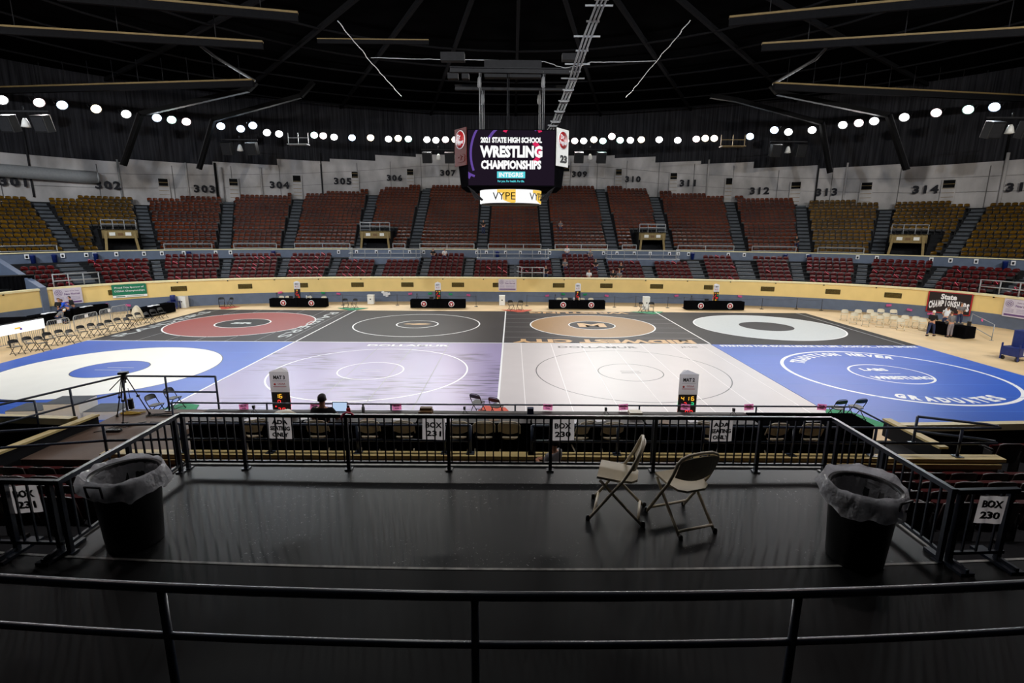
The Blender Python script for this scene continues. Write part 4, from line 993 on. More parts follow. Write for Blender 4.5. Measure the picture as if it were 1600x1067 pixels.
# hoist frame and chains above it
he = empty('scoreboard_hoist', 'steel hoist frame with chain falls above the hanging scoreboard', 'hoist', (sc.x, Q+2.5, sc.z+shh/2))
def HV(px, py, D): return V(px, py, D)-Vector((sc.x, Q+2.5, sc.z+shh/2))
for (a, c_, D) in (((703, 109), (903, 112), Q+2.2), ((711, 137), (885, 138), Q+4.5)):
    b = MB(); p0, p1 = HV(*a, D), HV(*c_, D); b.bar(p0+Vector((0, 0, .12)), p1+Vector((0, 0, .12)), .25, .05); b.bar(p0-Vector((0, 0, .12)), p1-Vector((0, 0, .12)), .25, .05); b.bar(p0, p1, .05, .25); b.build('girder', 'roof_steel', he)
for (px, y0, D) in ((749, 112, Q+2.2), (754, 140, Q+4.5), (843, 140, Q+4.5), (849, 112, Q+2.2), (793, 115, Q+3)):
    b = MB(); p0 = HV(px, y0, D); b.tube([p0, Vector((p0.x, p0.y, .1))], .035, 0, 6); b.tube([p0+Vector((.09, 0, 0)), Vector((p0.x+.09, p0.y, .1))], .02, 0, 6)
    if px != 793: b.lathe([(.04, -.4), (.1, -.3), (.12, -.1), (.1, .15), (.04, .25)], 0, 10, Matrix.Translation(p0-Vector((0, 0, .5))))
    b.build('chain_fall', 'beam_grey' if px != 793 else 'roof_steel', he)
for (x0, x1, y0, y1) in ((689, 726, 83, 96), (757, 846, 96, 122), (878, 905, 85, 95), (700, 716, 115, 124), (722, 733, 116, 124)):
    b = MB(); p0, p1 = HV(x0, y1, Q+6), HV(x1, y0, Q+6); b.box((p0+p1)/2, (abs(p1.x-p0.x), .5, abs(p1.z-p0.z)), 0); b.build('motor_box', 'roof_steel', he)
# cable tray sweeping down to the scoreboard
mb = MB(); pts = [(944, -8, 24), (936, 12, 26), (917, 60, 27), (902, 103, 28.5), (895, 125, 30), (881, 160, 31), (868, 192, 32), (860, 204, 32.5)]
P0 = [V(x, y, D) for x, y, D in pts]
for off in (-.17, 0, .17): mb.tube([p+Vector((off, 0, 0)) for p in P0], .05, 0, 6)
for i in range(len(P0)-1):
    for t in (0, .5):
        p = P0[i].lerp(P0[i+1], t); L = .62 if t == 0 and i < 5 else .3; mb.bar(p-Vector((L, 0, -.08)), p+Vector((L, 0, .08)), .07, .07)
        if i > 3: mb.box(p, (.44, .5, .06), 0)
tag(mb.build('cable_tray', 'beam_grey'), 'pale ladder-like cable tray sweeping down to the scoreboard', 'cable tray')
# ------------------------------------------------------------------ banners on the cream wall
def banner(label, x0, x1, y0, y1, fn, mats, name='banner'):
    s0, s1 = s_at(x0, -.05, 1.7), s_at(x1, -.05, 1.7); w_ = (B(s1, -.05)-B(s0, -.05)).length; sm = (s0+s1)/2
    def zat(py):        # height on the wall seen at that row
        lo, hi = 0, 3
        for _ in range(30):
            m_ = (lo+hi)/2
            if proj(B(sm, -.06, m_))[1] > py: lo = m_
            else: hi = m_
        return lo
    z1, z0 = zat(y0), zat(y1); z1 = min(z1, 2.24)
    chord = (B(s0, 0)-base(sm).to_3d()).dot(normal(sm).to_3d())
    mt = wallframe(B(sm, -.08+chord*.8, (z0+z1)/2), sm, 0); b = MB(); b.box((0, 0, 0), (w_, z1-z0, .02), 0, mt)
    fn(b, w_, z1-z0, mt @ Matrix.Translation((0, 0, .012))); o = b.build(name, mats); return tag(o, label, 'banner', 'banners hung on the cream wall')
def norman(b, w_, h, mt):
    b.disc((0, 0, 0), h*.16, h*.2, 0, 1, 28) if False else None
    for r in (.2, .13): 
        g = MB(); g.disc((-w_*.33, h*.24, 0), h*(r-.02), h*r, .004, 1, 28); b.merge(g, mt)
    for a in range(4):
        g = MB(); g.disc((-w_*.33+h*.07*math.cos(a*math.pi/2), h*.24+h*.07*math.sin(a*math.pi/2), 0), h*.05, h*.065, .004, 1, 16); b.merge(g, mt)
    fit(b, 'Same Great Team', w_*.15, h*.32, w_*.5, h*.07, mt, 1, bold=.0); fit(b, 'New Normal', w_*.14, h*.14, w_*.55, h*.13, mt, 1, bold=.02)
    for j in range(3): b.box((-w_*.3, -h*(.06+.08*j), .003), (w_*.26, h*.02, .004), 2, mt); b.box((w_*.16, -h*(.06+.08*j), .003), (w_*.5, h*.02, .004), 2, mt)
    b.box((0, -h*.38, .003), (w_*.9, h*.1, .006), 3, mt)
NM = ['banner_lilac', 'banner_purple', 'mat_lavender', 'banner_purple']
banner('lilac banner with a round knot emblem at the left end of the wall', 84, 128, 449, 475, norman, NM)
banner('lilac banner with a round emblem in the middle of the cream wall', 779, 807, 436, 454, norman, NM)
banner('lilac banner with purple foot strip at the right end of the wall', 1569, 1622, 469, 497, norman, NM)
def green(b, w_, h, mt):
    fit(b, 'Proud Title Sponsor of', 0, h*.24, w_*.84, h*.16, mt, 1, bold=.01); fit(b, 'OSSAA Championships', 0, -.02*h, w_*.88, h*.17, mt, 1, bold=.01)
    b.box((0, -h*.41, .002), (w_, h*.18, .006), 1, mt); b.box((-w_*.28, -h*.41, .006), (w_*.26, h*.07, .006), 0, mt); b.box((w_*.15, -h*.41, .006), (w_*.5, h*.03, .006), 0, mt)
banner('green sponsor banner with white lettering on the left of the wall', 175, 229, 443, 464, green, ['banner_green', 'white_paper'])
def champs(b, w_, h, mt):
    for sx in (-1, 1): b.box((sx*w_*.485, 0, .004), (w_*.03, h, .006), 2, mt)
    for sy in (-1, 1): b.box((0, sy*h*.48, .004), (w_, h*.04, .006), 2, mt)
    fit(b, 'State', -.02*w_, h*.28, w_*.36, h*.26, mt @ Matrix.Shear('XZ', 4, (0, 0)), 1, bold=.04)
    s = 'CHAMPIONSHIPS'
    for i, ch in enumerate(s):
        u_ = (i-6)/6.0; fit(b, ch, u_*w_*.42, -h*(.02+.12*u_*u_), w_*.06 if ch != 'I' else w_*.02, h*(.26+.1*abs(u_)), mt, 1, bold=.05)
    g = MB(); g.disc((0, -h*.32, 0), 0, h*.1, .006, 1, 20); b.merge(g, mt)
banner('black banner with a red border and white championships lettering', 1450, 1520, 456, 490, champs, ['banner_black', 'white_paper', 'logo_red'])
# ------------------------------------------------------------------ far scorers' tables
DIG = [(.45, [(-.2, '1', 1), (0, '6', 1), (.22, '9', 3)]), (.33, [(-.1, '0', 0), (.2, '8', 3)]), (.17, [(-.12, '2', 0), (.12, '0', 0)]), (.05, [(0, '1', 1), (.25, '0', 0)])]
DIG2 = [(.45, [(-.27, '4', 1), (0, '1', 1), (.27, '6', 1)]), (.33, [(-.12, '2', 0), (.27, '3', 2)]), (.17, [(0, '0', 0), (.24, '0', 0)]), (.05, [(-.1, '0', 1), (.1, '1', 1)])]
SIDE = ['red ring mat', 'charcoal mat', 'tan disc mat', 'pale ring mat']
for i, (x0, x1, yb) in enumerate([(421, 510, 480), (641, 727, 481.5), (858, 945, 483), (1072, 1161.5, 484.5)]):
    a, c_ = G(x0, yb, 0), G(x1, yb, 0); L = (c_.x-a.x)/2; y = a.y+.45
    for j in (0, 1):
        p = Vector((a.x+L*(.5+j), y, 0)); table('black draped scorers table behind the %s, %s half' % (SIDE[i], ('left', 'right')[j]), p, 0, L-.02, .76)
    xm = V((465, 684, 902, 1118)[i], 460, y).x
    tower('distant score tower on the table behind the %s' % SIDE[i], Vector((xm, y+.05, .80)), .25, 'MAT', DIG2 if i % 2 else DIG, W=.5, H=1.5)['label']
    pz = bpy.data.objects[-1]
    for k_, dx in enumerate({0: (-2.0, -1.4, -.5, .55, 1.9), 1: (), 2: (-1.5, -.9, .6, 1.4), 3: ()}[i]):
        chair('cream', 'cream folding chair behind the far table of the %s, %s from left' % (SIDE[i], nth(k_+1)), Vector(((a.x+c_.x)/2+dx, y+.85, 0)), math.pi+.1*math.sin(k_*2), 'cream chairs behind the far tables')
    tx = a.x+.55; b = MB()
    for t in range(3): b.tube([(.0, 0, .42), (.14*math.cos(t*2.1), .14*math.sin(t*2.1), 0)], .012, 0, 5)
    b.box((0, 0, .46), (.09, .14, .09)); tag(b.build('small_tripod', 'black_plastic', None, (tx, y, .752)), 'small camera tripod on the table behind the %s' % SIDE[i], 'tripod', 'small tripods on the far tables')
    b = MB(); b.box((0, 0, .01), (.36, .26, .02)); b.box((0, -.13, .12), (.36, .015, .22), 0); tag(b.build('laptop', 'black_plastic', None, (tx+1.3, y, .752)), 'dark laptop open on the table behind the %s' % SIDE[i], 'laptop', 'laptops on the far tables')
b = MB(); b.lathe([(.0501, 0), (.05, .2), (.02, .24), (.02, .28)], 0, 8); t0 = None
for i, (x, yb, dx) in enumerate([(478, 480, 0), (484, 480, 0), (897, 483, 0), (905, 483, 0)]):
    p = G(x, yb, 0); o = b.build('bottle', 'white_plastic') if t0 is None else t0.copy()
    if t0 is not None: COL.objects.link(o)
    t0 = t0 or o; o.location = (p.x, p.y+.3, .752); tag(o, 'white bottle on the table behind the %s, %s one' % (SIDE[0 if i < 2 else 2], ('left', 'right')[i % 2]), 'bottle', 'bottles on the far tables')
# pairs of black chairs on small coloured cloths at the mat corners
for i, (x, y, w_, m_, lb) in enumerate([(352, 481, 1.6, 'red_cloth', 'orange red cloth'), (546, 483, 2.4, 'green_cloth', 'green cloth'), (805, 486, 2.4, 'red_cloth', 'orange red cloth'), (1010, 489, 2.6, 'green_cloth', 'green cloth')]):
    p = G(x, y, 0); b = MB(); b.prism([(-w_*.5, .5), (w_*.62, .6), (w_*.3, -.75), (w_*.1, -.9)], 0, .012); p.z = T+.012
    place = ('behind the red ring mat', 'between the red ring and charcoal mats', 'between the charcoal and tan disc mats', 'between the tan disc and pale ring mats')[i]
    tag(b.build('corner_cloth', m_, None, (p.x, p.y, T+.008 if p.y < YF-.6 else .03)), '%s on the floor %s' % (lb, place), 'cloth', 'coloured corner cloths')
    for j in (0, 1): chair('black', 'black folding chair %s, %s of the pair' % (place, ('left', 'right')[j]), Vector((p.x-.35+.75*j, max(p.y+.15, 0), T+.022)), .5-.9*j+math.pi/2*0+math.pi, 'black chair pairs at the far mat corners')
# white bins and boxes along the far wall
for i, (x0, x1, y0, y1, lb) in enumerate([(279, 291, 463, 481, 'white box bin beside the blue water stand'), (574, 584, 461, 475, 'white box bin between the first two far tables'), (780, 789, 462, 477, 'white box bin under the middle banner'), (1005, 1015, 464, 484, 'white box bin behind the black chair pair')]):
    p = G((x0+x1)/2, y1, 0); z = (p.y)*.978+1.4; h = (y1-y0)*z/835; w_ = (x1-x0)*z/817; b = MB()
    b.box((0, 0, h/2), (w_, .5, h), 0, bev=.05); b.box((0, 0, h+.01), (w_*1.04, .52, .03), 0, bev=.05); o = b.build('box_bin', 'white_plastic', None, (p.x, p.y+.25, 0)); tag(o, lb, 'bin')
    b = MB(); mt = frame((0, -.252, h*.55), (1, 0, 0), (0, 0, 1)); b.lathe([(.06, 0), (.06, .006)], 0, 14, mt); b.build('emblem', 'ink', o)
# posts with a cord and pink cards before the slate wall
cards = []; prev = None
for i, (x, y) in enumerate([(486, 475), (536, 477), (621, 477), (744, 479), (823, 478), (960, 480), (993, 479), (1043, 481), (1068, 481), (1190, 483), (1244, 483), (1283, 485)]):
    p = G(x, y, 0); e = empty('cord_post', 'thin dark cord post before the slate wall, %s from the left' % nth(i+1), 'post', p, 0, 'cord posts along the slate wall')
    b = MB(); b.tube([(0, 0, 0), (0, 0, 1.0)], .022, 0, 6); b.build('pole', 'seat_iron', e); b = MB(); b.lathe([(.17, 0), (.16, .03), (.03, .05)], 0, 12); b.build('base', 'seat_iron', e)
    if prev is not None and i not in (4,):
        b = MB(); L = p-prev; b.tube([(L*t)+Vector((0, 0, .95-.12*math.sin(math.pi*t))) for t in (0, .2, .4, .6, .8, 1)], .01, 0, 5); tag(b.build('cord', 'seat_iron', None, prev), 'thin sagging cord between cord posts, %s span from the left' % nth(i), 'cord', 'cords before the slate wall')
    prev = p
for i, (x, y, m_) in enumerate([(164, 476, 'pink_paper'), (199, 477, 'pink_paper'), (438, 457, 'pink_paper'), (529, 459, 'pink_paper'), (641, 459, 'pink_paper'), (732, 461, 'pink_paper'), (855, 462, 'pink_paper'), (948, 462, 'pink_paper'), (1057, 462, 'pink_paper'), (1156, 463, 'pink_paper'), (1389, 477, 'pink_paper'), (1422, 484, 'pink_paper'), (1455, 490, 'pink_paper'),
        (505, 457.5, 'green_cloth'), (672, 458.5, 'green_cloth'), (704, 459.5, 'green_cloth'), (914, 460, 'green_cloth'), (880, 459.5, 'green_cloth')]):
    s = s_at(x, -.1, .8); z = .9; q = B(s, -.12, 0)
    lo, hi = 0, 2.2
    for _ in range(20):
        z = (lo+hi)/2
        if proj((q.x, q.y, z))[1] > y: lo = z
        else: hi = z
    mt = wallframe(Vector((q.x, q.y, z)), s, 0); b = MB(); b.box((0, 0, 0), (.36, .17, .1), 0, mt @ Matrix.Rotation(.15*(-1)**i, 4, 'Z'), bev=.03)
    tag(b.build('paper_card', m_), '%s card taped to the slate wall, %s of its colour from left' % ('pink' if m_ == 'pink_paper' else 'green', nth(i+1 if i < 13 else i-12)), 'card', 'cards on the slate wall')
s = s_at(602, -.3, .8); b = MB(); mt = wallframe(B(s, -.12, .72), s, 0)
for dx, dy, w_ in ((-.3, .1, .25), (0, .08, .4), (.28, -.05, .3), (.1, -.15, .25), (-.12, -.05, .2)): b.box((dx, dy, .02), (w_, .22, .04), 0, mt @ Matrix.Rotation(dx, 4, 'Z'), bev=.03)
tag(b.build('paper_bundle', 'white_paper'), 'crumpled white paper hung on the slate wall', 'paper')
# ------------------------------------------------------------------ left side of the floor
# black curtain
p0, p1 = G(-60, 506, 0), G(66, 497, 0); b = MB(); n = 60; vs = []
d = p1-p0; nn = Vector((-d.y, d.x, 0)).normalized()
for i in range(n+1):
    q = p0+d*(i/n)+nn*.07*math.sin(i*1.9)
    for z in (0.02, 3.3): vs.append((q.x-p0.x, q.y-p0.y, z))
fr = [(2*i, 2*i+2, 2*i+3, 2*i+1) for i in range(n)]; b.add(vs, fr, 0, None, True)
b.add([(v[0]+nn.x*.12, v[1]+nn.y*.12, v[2]) for v in vs], [tuple(reversed(f)) for f in fr], 0, None, True)
o = b.build('curtain', 'black_cloth', None, p0); tag(o, 'tall black curtain screening the far left corner', 'curtain')
b = MB(); b.bar((0, 0, 3.32), (d.x, d.y, 3.32), .1, .08); b.tube([(d.x, d.y, 0), (d.x, d.y, 3.32)], .04); b.build('curtain_frame', 'black_plastic', o)
# glowing white table front
p0, p1 = G(-45, 557, 0), G(74, 531, 0); d = p1-p0; ang = math.atan2(d.y, d.x); e = empty('light_box', 'long glowing white panel on a stand before the left barriers', 'light panel', p0, ang)
L = d.length; b = MB(); b.box((L/2, .02, 1.06), (L, .05, .6), 0); b.build('light_panel', 'led_bright', e)
b = MB(); b.box((L/2, .07, 1.38), (L+.04, .14, .04), 0)
for x in (.1, L/2, L-.1): b.box((x, .08, .69), (.05, .05, 1.38), 0); b.box((x, .08, .015), (.05, .5, .03), 0)
b.build('stand', 'black_plastic', e); b = MB(); b.box((L*.62, -.012, 1.05), (.35, .012, .1), 0); b.box((L*.66, -.02, .98), (.12, .012, .12), 1); b.build('logo', ['led_yellow', 'led_violet'], e)
b = MB(); b.box((0, 0, .1), (.5, .3, .2), 0, bev=.1); b.box((-.5, .1, .05), (.4, .3, .1), 1, bev=.05); b.box((.6, .1, .08), (.3, .25, .12), 2, bev=.05)
q = V(30, 493, 34.2); tag(b.build('bag', ['hair_brown', 'grey_cloth', 'shirt_black'], None, Vector((-1, 0, 0))*0+G(24, 512, .78), ang), 'brown bag and papers on a dark table behind the glowing panel', 'bag')
table('black draped table behind the glowing panel', G(20, 514, 0), .35, 2.4, .8, .78, emblem=False)
# crowd barriers
def barrier(label, a, c_):
    a = G(*a, 0); c_ = G(*c_, 0); d = c_-a; L = d.length-.08; e = empty('crowd_barrier', label, 'barrier', a, math.atan2(d.y, d.x), 'steel crowd barriers on the left')
    b = MB(); b.tube([(.05, 0, .12), (.05, 0, .95), (.12, 0, 1.07), (.2, 0, 1.1), (L-.2, 0, 1.1), (L-.12, 0, 1.07), (L-.05, 0, .95), (L-.05, 0, .12)], .024, 0, 8, closed=True); b.build('frame', 'grey_rail', e)
    n = int(L/.125); bm_ = None
    for i in range(1, n):
        if bm_ is None: q = MB(); q.tube([(0, 0, .12), (0, 0, 1.1)], .011, 0, 5); o = bm_ = q.build('bar', 'grey_rail', e)
        else: o = bm_.copy(); COL.objects.link(o); o.parent = e
        o.location = (L*i/n, 0, 0)
    for x in (.3, L-.3): q = MB(); q.bar((x, -.28, .012), (x, .28, .012), .05, .024); q.bar((x, 0, 0), (x, 0, .13), .04, .04); q.build('foot', 'grey_rail', e)
    return e, a, d
for i, (a, c_, s_) in enumerate([((-38, 553), (32, 538), 1), ((34, 537), (74, 528), 1), ((76, 529), (115, 521), 1), ((117, 520), (157, 510), 1), ((158, 509), (176, 504), 0), ((176, 503), (203, 497), 0)]):
    e, A, d = barrier('grey steel crowd barrier on the left, %s counted from the left edge' % nth(i+1), a, c_)
    if i in (2, 3, 4):
        q = MB(); q.box((0, 0, 0), (.3, .02, .22)); ang = math.atan2(d.y, d.x); P_ = A+d*(.5 if i < 4 else .8)
        n_ = Vector((d.y, -d.x, 0)).normalized(); tag(q.build('paper_card', 'white_paper', None, P_+n_*.04+Vector((0, 0, .95)), ang), 'white card on the left steel barrier, %s from the left' % nth(i-1), 'card', 'cards on the barriers')
# tables with black cloths at the left
for i, (a, c_) in enumerate([((62, 511), (114, 501)), ((118, 500), (172, 489)), ((222, 499), (276, 487))]):
    A, C_ = G(*a, 0), G(*c_, 0); d = C_-A; mid = (A+C_)/2+Vector((-d.y, d.x, 0)).normalized()*.45
    table(('black draped table behind the left barriers, nearer one', 'black draped table behind the left barriers, farther one', 'black draped table beside the blue water stand')[i], mid, math.atan2(d.y, d.x), d.length-.05, .8, .78, emblem=False)
    b = MB()
    for j in range(4): b.box((-.5+j*.24, .03*(-1)**j, .008), (.36, .26, .016+.01*j), 0, Matrix.Rotation(.3*(-1)**j, 4, 'Z'))
    tag(b.build('paper_stack', 'white_paper', None, mid+Vector((0, 0, .786)), math.atan2(d.y, d.x)), 'loose white papers on the %s black table at the left' % nth(i+1), 'papers')
# blue water stand
p = G(273, 482, 0); e = empty('water_stand', 'blue water cooler on a blue stand beside the white box bin', 'cooler', p)
b = MB(); 
for sx in (-1, 1):
    for sy in (-1, 1): b.box((sx*.35, sy*.25, .3), (.06, .06, .6))
b.box((0, 0, .62), (.8, .6, .06)); b.box((0, 0, .2), (.75, .55, .04)); b.build('stand', 'blue_plastic', e)
b = MB(); b.lathe([(.2, .65), (.22, .9), (.22, 1.1), (.2, 1.16), (.1, 1.18)], 0, 16, Matrix.Translation((-.05, 0, 0))); b.build('cooler_jug', 'blue_plastic', e)
p = G(216, 500, 0); b = MB(); 
b.lathe([(.36, 0), (.38, .2), (.34, .6), (.26, .85), (.12, 1.05), (.05, 1.1)], 0, 14, None, wob=lambda i, a, r, z: (r*(1+.12*math.sin(3*a+i)), z)); tag(b.build('covered_stack', 'beige_metal', None, p), 'olive beige cloth covered heap beside the left barriers', 'heap')
# black folding chairs in short files beside the mats
chg = [((13, 556), 3), ((65, 543), 3), ((117, 531), 3), ((160, 521), 3), ((193, 511), 3), ((229, 502), 2)]
side_n = 0
for gi, ((x, y), n) in enumerate(chg):
    for j in range(n):
        q = G(x+12+j*8, y-3-j*11 if j < 2 else y-2-j*5.5, 0)
        base_ = G(x+13, y-2, 0); q = base_+Vector((.05, .85*j, 0))
        if j == 2: q = base_+Vector((.62, .95, 0))
        q.z = 0
        chair('black', 'black folding chair left of the mats, %s cluster from the left, %s chair' % (nth(gi+1), ('near', 'far', 'right hand')[j]), q, -1.9+.12*j, 'black folding chairs left of the mats')
for lb, (x, y), rz, sh_, hr, ar, le, po in [('person in dark clothes standing beside the left lilac banner', (97, 502), -2.4, 'shirt_black', 'hair_brown', 'front', 0, 'stand'), ('person in a bright blue shirt bending over the left black tables', (110, 501), 2.2, 'shirt_blue', 'hair_brown', 'reach', .5, 'stand'), ('person in black behind the one in the bright blue shirt', (118, 497), 2.6, 'shirt_black', 'hair_dark', 'front', .25, 'stand'),
        ('person in grey crouching low between the left tables', (90, 507), -.5, 'shirt_grey', 'hair_white', 'table', .9, 'sit')]:
    person(lb, G(x, y, 0), rz, po, sh_, 'jeans', hr, ar, lean=le, long_sleeve=True)
# award podium blocks on the mat edge
def podium(label, x0, y0, x1, y1, h, m_top='tier_dark'):
    pass
pp = G(60, 655, T); e = empty('award_podium', 'white award podium with three grey topped steps at the left', 'podium', (-16.2, 18.3, T), .08)
for (dx, w_, h, lb) in ((-1.3, 1.2, .38, ''), (0, 1.2, .62, ''), (1.3, 1.2, .30, '')):
    b = MB(); b.box((dx, 0, h/2), (w_, .95, h), 0); b.box((dx, 0, h+.008), (w_, .95, .016), 1); b.build('step', ['white_plastic', 'stair_grey'], e)
# ------------------------------------------------------------------ right side of the floor
random.seed(5); cnt = 0
rows = [[(1318, 497), (1339, 497), (1358, 497), (1375, 496), (1395, 497)], [(1352, 506), (1374, 507), (1396, 508), (1413, 507), (1430, 509)], [(1333, 502), (1364, 502), (1383, 503), (1406, 512), (1440, 512)]]
for r_, row in enumerate(rows):
    for j, (x, y) in enumerate(row):
        chair('cream', 'cream folding chair at the right of the mats, %s row, %s from left' % (('back', 'front', 'middle')[r_], nth(j+1)), G(x, y+3, 0), math.pi*.8+.05*j, 'cream folding chairs right of the mats')
person('white haired man in black shirt and jeans standing beside the cream chairs', G(1453, 525, 0), -1.1, 'walk', 'shirt_black', 'jeans', 'hair_white', 'front', long_sleeve=True)
person('person in grey trousers and dark top standing before the right black table', G(1483, 527, 0), .1, 'stand', 'shirt_grey', 'trousers_grey', 'hair_brown', 'front', lean=.15)
person('person in white bending over the right black table', G(1474, 516, 0), -.9, 'stand', 'shirt_white', 'jeans', 'hair_brown', 'reach', lean=.5)
person('person with brown hair behind the right black table', G(1497, 509, 0), 2.9, 'stand', 'shirt_grey', 'jeans', 'hair_brown', 'front')
A, C_ = G(1462, 521, 0), G(1522, 532, 0); d = C_-A; table('black draped table below the black and red banner', (A+C_)/2+Vector((.1, .5, 0)), math.atan2(d.y, d.x), d.length, .9, .78, emblem=False)
b = MB(); b.box((0, 0, .06), (.5, .3, .12), 0, bev=.05); b.box((.5, .1, .04), (.5, .3, .08), 0, bev=.05); b.box((1.0, -.1, .1), (.2, .2, .3), 1, bev=.05); tag(b.build('papers_and_bags', ['grey_cloth', 'black_plastic'], None, (A+C_)/2+Vector((0, .5, .785)), -.3), 'bags and papers on the black table below the banner', 'bags')
p = G(1515, 512, 0); p2 = G(1549, 532, 0)
rail('barrier_frame', 'thin grey barrier frame right of the black table', [p, p2], 1.05, [0, 1], .025, cat='barrier', rails=(1, .2))
b = MB(); b.box((0, 0, .0), (.35, .02, .22)); tag(b.build('paper_card', 'pink_paper', None, p.lerp(p2, .45)+Vector((.02, -.04, .95)), math.atan2(p2.y-p.y, p2.x-p.x)), 'pink card on the barrier frame at the right', 'card')
# blue cart at the right edge
p = G(1605, 566, 0); e = empty('blue_cart', 'blue wheeled cart cut by the right edge of the photo', 'cart', p, .25)
b = MB(); b.box((0, .5, .32), (1.3, .9, .08)); b.box((0, .5, .72), (1.3, .9, .06))
for sx in (-1, 1):
    for sy in (.08, .92): b.box((sx*.62, sy, .5), (.06, .06, .9))
b.box((0, .07, .5), (1.3, .03, .4)); b.box((-.64, .5, .5), (.03, .9, .4)); b.build('cart_frame', 'blue_plastic', e)
b = MB(); b.box((.15, .5, 1.2), (.7, .6, .9), 0, bev=.08); b.build('tub', 'blue_plastic', e); b = MB(); b.box((-.2, .05, .5), (.25, .02, .3)); b.build('label_plate', 'white_plastic', e)
for sx in (-1, 1):
    for sy in (.15, .85): b = MB(); b.lathe([(.1, -.03), (.12, 0), (.1, .03)], 0, 14, Matrix.Translation((sx*.55, sy, .12)) @ Matrix.Rotation(math.pi/2, 4, 'Y')); b.build('wheel', 'black_plastic', e)
# people scattered in the far seats
pl = [(677, 395, 5.7, 'shirt_black', None, 3), (695, 396, 5.7, 'shirt_white', None, 3), (886, 397, 6.3, 'shirt_white', 'shirt_red', 0), (922, 401, 5.7, 'shirt_grey', None, 0), (883, 417, 3, 'shirt_grey', None, 0), (931, 419, 3, 'shirt_black', None, 0), (970, 420, 2.4, 'shirt_black', None, 0),
      (853, 424, 1.4, 'shirt_black', None, 0), (920, 431, .9, 'shirt_white', None, 0), (957, 430, 1.0, 'shirt_black', None, 0), (967, 430, 1.0, 'shirt_grey', None, 0)]
for i, (x, y, d, sh_, cap, _) in enumerate(pl):
    k = max(0, int((d-.45)/LT)); s = s_at(x, d, lz(k)+.8) ; z = lz(k); p = B(s, .45+LT*k+.30, z)
    person('distant person in %s among the maroon seats, %s from left' % ({'shirt_black': 'black', 'shirt_white': 'white', 'shirt_grey': 'grey'}[sh_]+(' with a red cap' if cap else ''), nth(i+1)), p, rot_of(s), 'sit', sh_, 'jeans', 'hair_brown', 'front', 'distant spectators', cap)
for (x, k, lb, s_) in ((755, 5, 'person in dark clothes standing on the middle left aisle stairs', 0), (1245, 2, 'person in dark clothes sitting low in the right brown seats', 0), (876, 6, 'person in pale grey sitting in the brown seats right of the middle', 1)):
    s = s_at(x, UD+UT*k, uz(k)+.8); p = B(s, UD+UT*k+.25, uz(k)); person(lb, p, rot_of(s), 'sit' if 'sitting' in lb else 'stand', 'shirt_black' if not s_ else 'shirt_grey', 'jeans', 'hair_dark', 'front')
# ------------------------------------------------------------------ press deck between the mats and the boxes
DZ = 2.1
mb = MB(); mb.prism([(7.95, 10.2), (8.95, 10.2), (8.95, 11.5), (7.95, 11.5)], DZ-.12, DZ, 2); mb.prism([(-10.3, 10.2), (7.95, 10.2), (7.95, 11.5), (-7.85, 11.5), (-7.85, 13.35), (-10.3, 13.35)], DZ-.12, DZ, 0)
mb.prism([(-7.85, 11.42), (8.95, 11.42), (8.95, 11.5), (-7.85, 11.5)], 0, DZ-.12, 1); mb.prism([(-10.3, 13.27), (-7.85, 13.27), (-7.85, 13.35), (-10.3, 13.35)], 0, DZ-.12, 1)
structure(mb, 'floor_press_deck', ['deck_brown', 'slate_paint', 'tier_dark'])
mb = MB(); mb.box((.85, 10.07, 1.95), (18.3, .2, .66), 0); mb.box((.85, 10.05, 2.32), (18.5, .24, .07), 1); mb.box((.85, 9.93, 2.2), (18.3, .06, .1), 1)
structure(mb, 'wall_box_front', ['wood_ply', 'plank_yellow'])
def plank(a, c_, name):
    mb = MB(); a = Vector(a); c_ = Vector(c_); mb.bar(a-Vector((0, 0, .22)), c_-Vector((0, 0, .22)), .1, .4, 0); mb.bar(a, c_, .2, .05, 1); structure(mb, name, ['tier_dark', 'plank_yellow'])  # unlit side faces: their shade put into a dark colour
plank(G(150, 648, 2.35), G(-12, 710, 2.35), 'wall_deck_left'); plank(G(1385, 655, 2.35), G(1475, 700, 2.35), 'wall_deck_right')
plank(G(0, 661, 1.6), G(55, 663, 1.6), 'wall_step_left'); plank(G(56, 659, 1.7), G(112, 659, 1.7), 'wall_step_left_upper')
SRL = 'slate_rail'
LZr = 2.35
def gx(px, Z, Y): d = ray(px, 660); return V(px, 660, Y).x
def ledge_pt(px, D): p = V(px, 690, D); return Vector((p.x, D, LZr))
def fr(pts, xs):
    L = [0]
    for a, b in zip(pts, pts[1:]): L.append(L[-1]+(b-a).length)
    out = []
    for x in xs:
        best = None
        for i in range(len(pts)-1):
            a, b = pts[i].x, pts[i+1].x
            if min(a, b)-1e-6 <= x <= max(a, b)+1e-6: best = (L[i]+(L[i+1]-L[i])*(x-a)/(b-a if abs(b-a) > 1e-6 else 1))/L[-1]
        out.append(best if best is not None else 0)
    return out
pl_ = [Vector((-12.4, 8.7, LZr)), Vector((-9.9, 9.6, LZr)), Vector((-8.3, 9.95, LZr)), Vector((-6.8, 10.06, LZr)), ledge_pt(736, 10.07)]
rail('ledge_railing', 'dark blue pipe railing on the yellow ledge, left of the gap', pl_, .62, fr(pl_, [-8.25]+[ledge_pt(x, 10.07).x for x in (285, 422, 559, 695, 735)]), .028, SRL, rails=(1, .46))
pr_ = [ledge_pt(831, 10.07), ledge_pt(1500, 10.07), Vector((10.0, 10.1, LZr)), Vector((10.05, 10.2, LZr)), Vector((9.9, 10.3, LZr)), Vector((8.8, 10.75, LZr))]
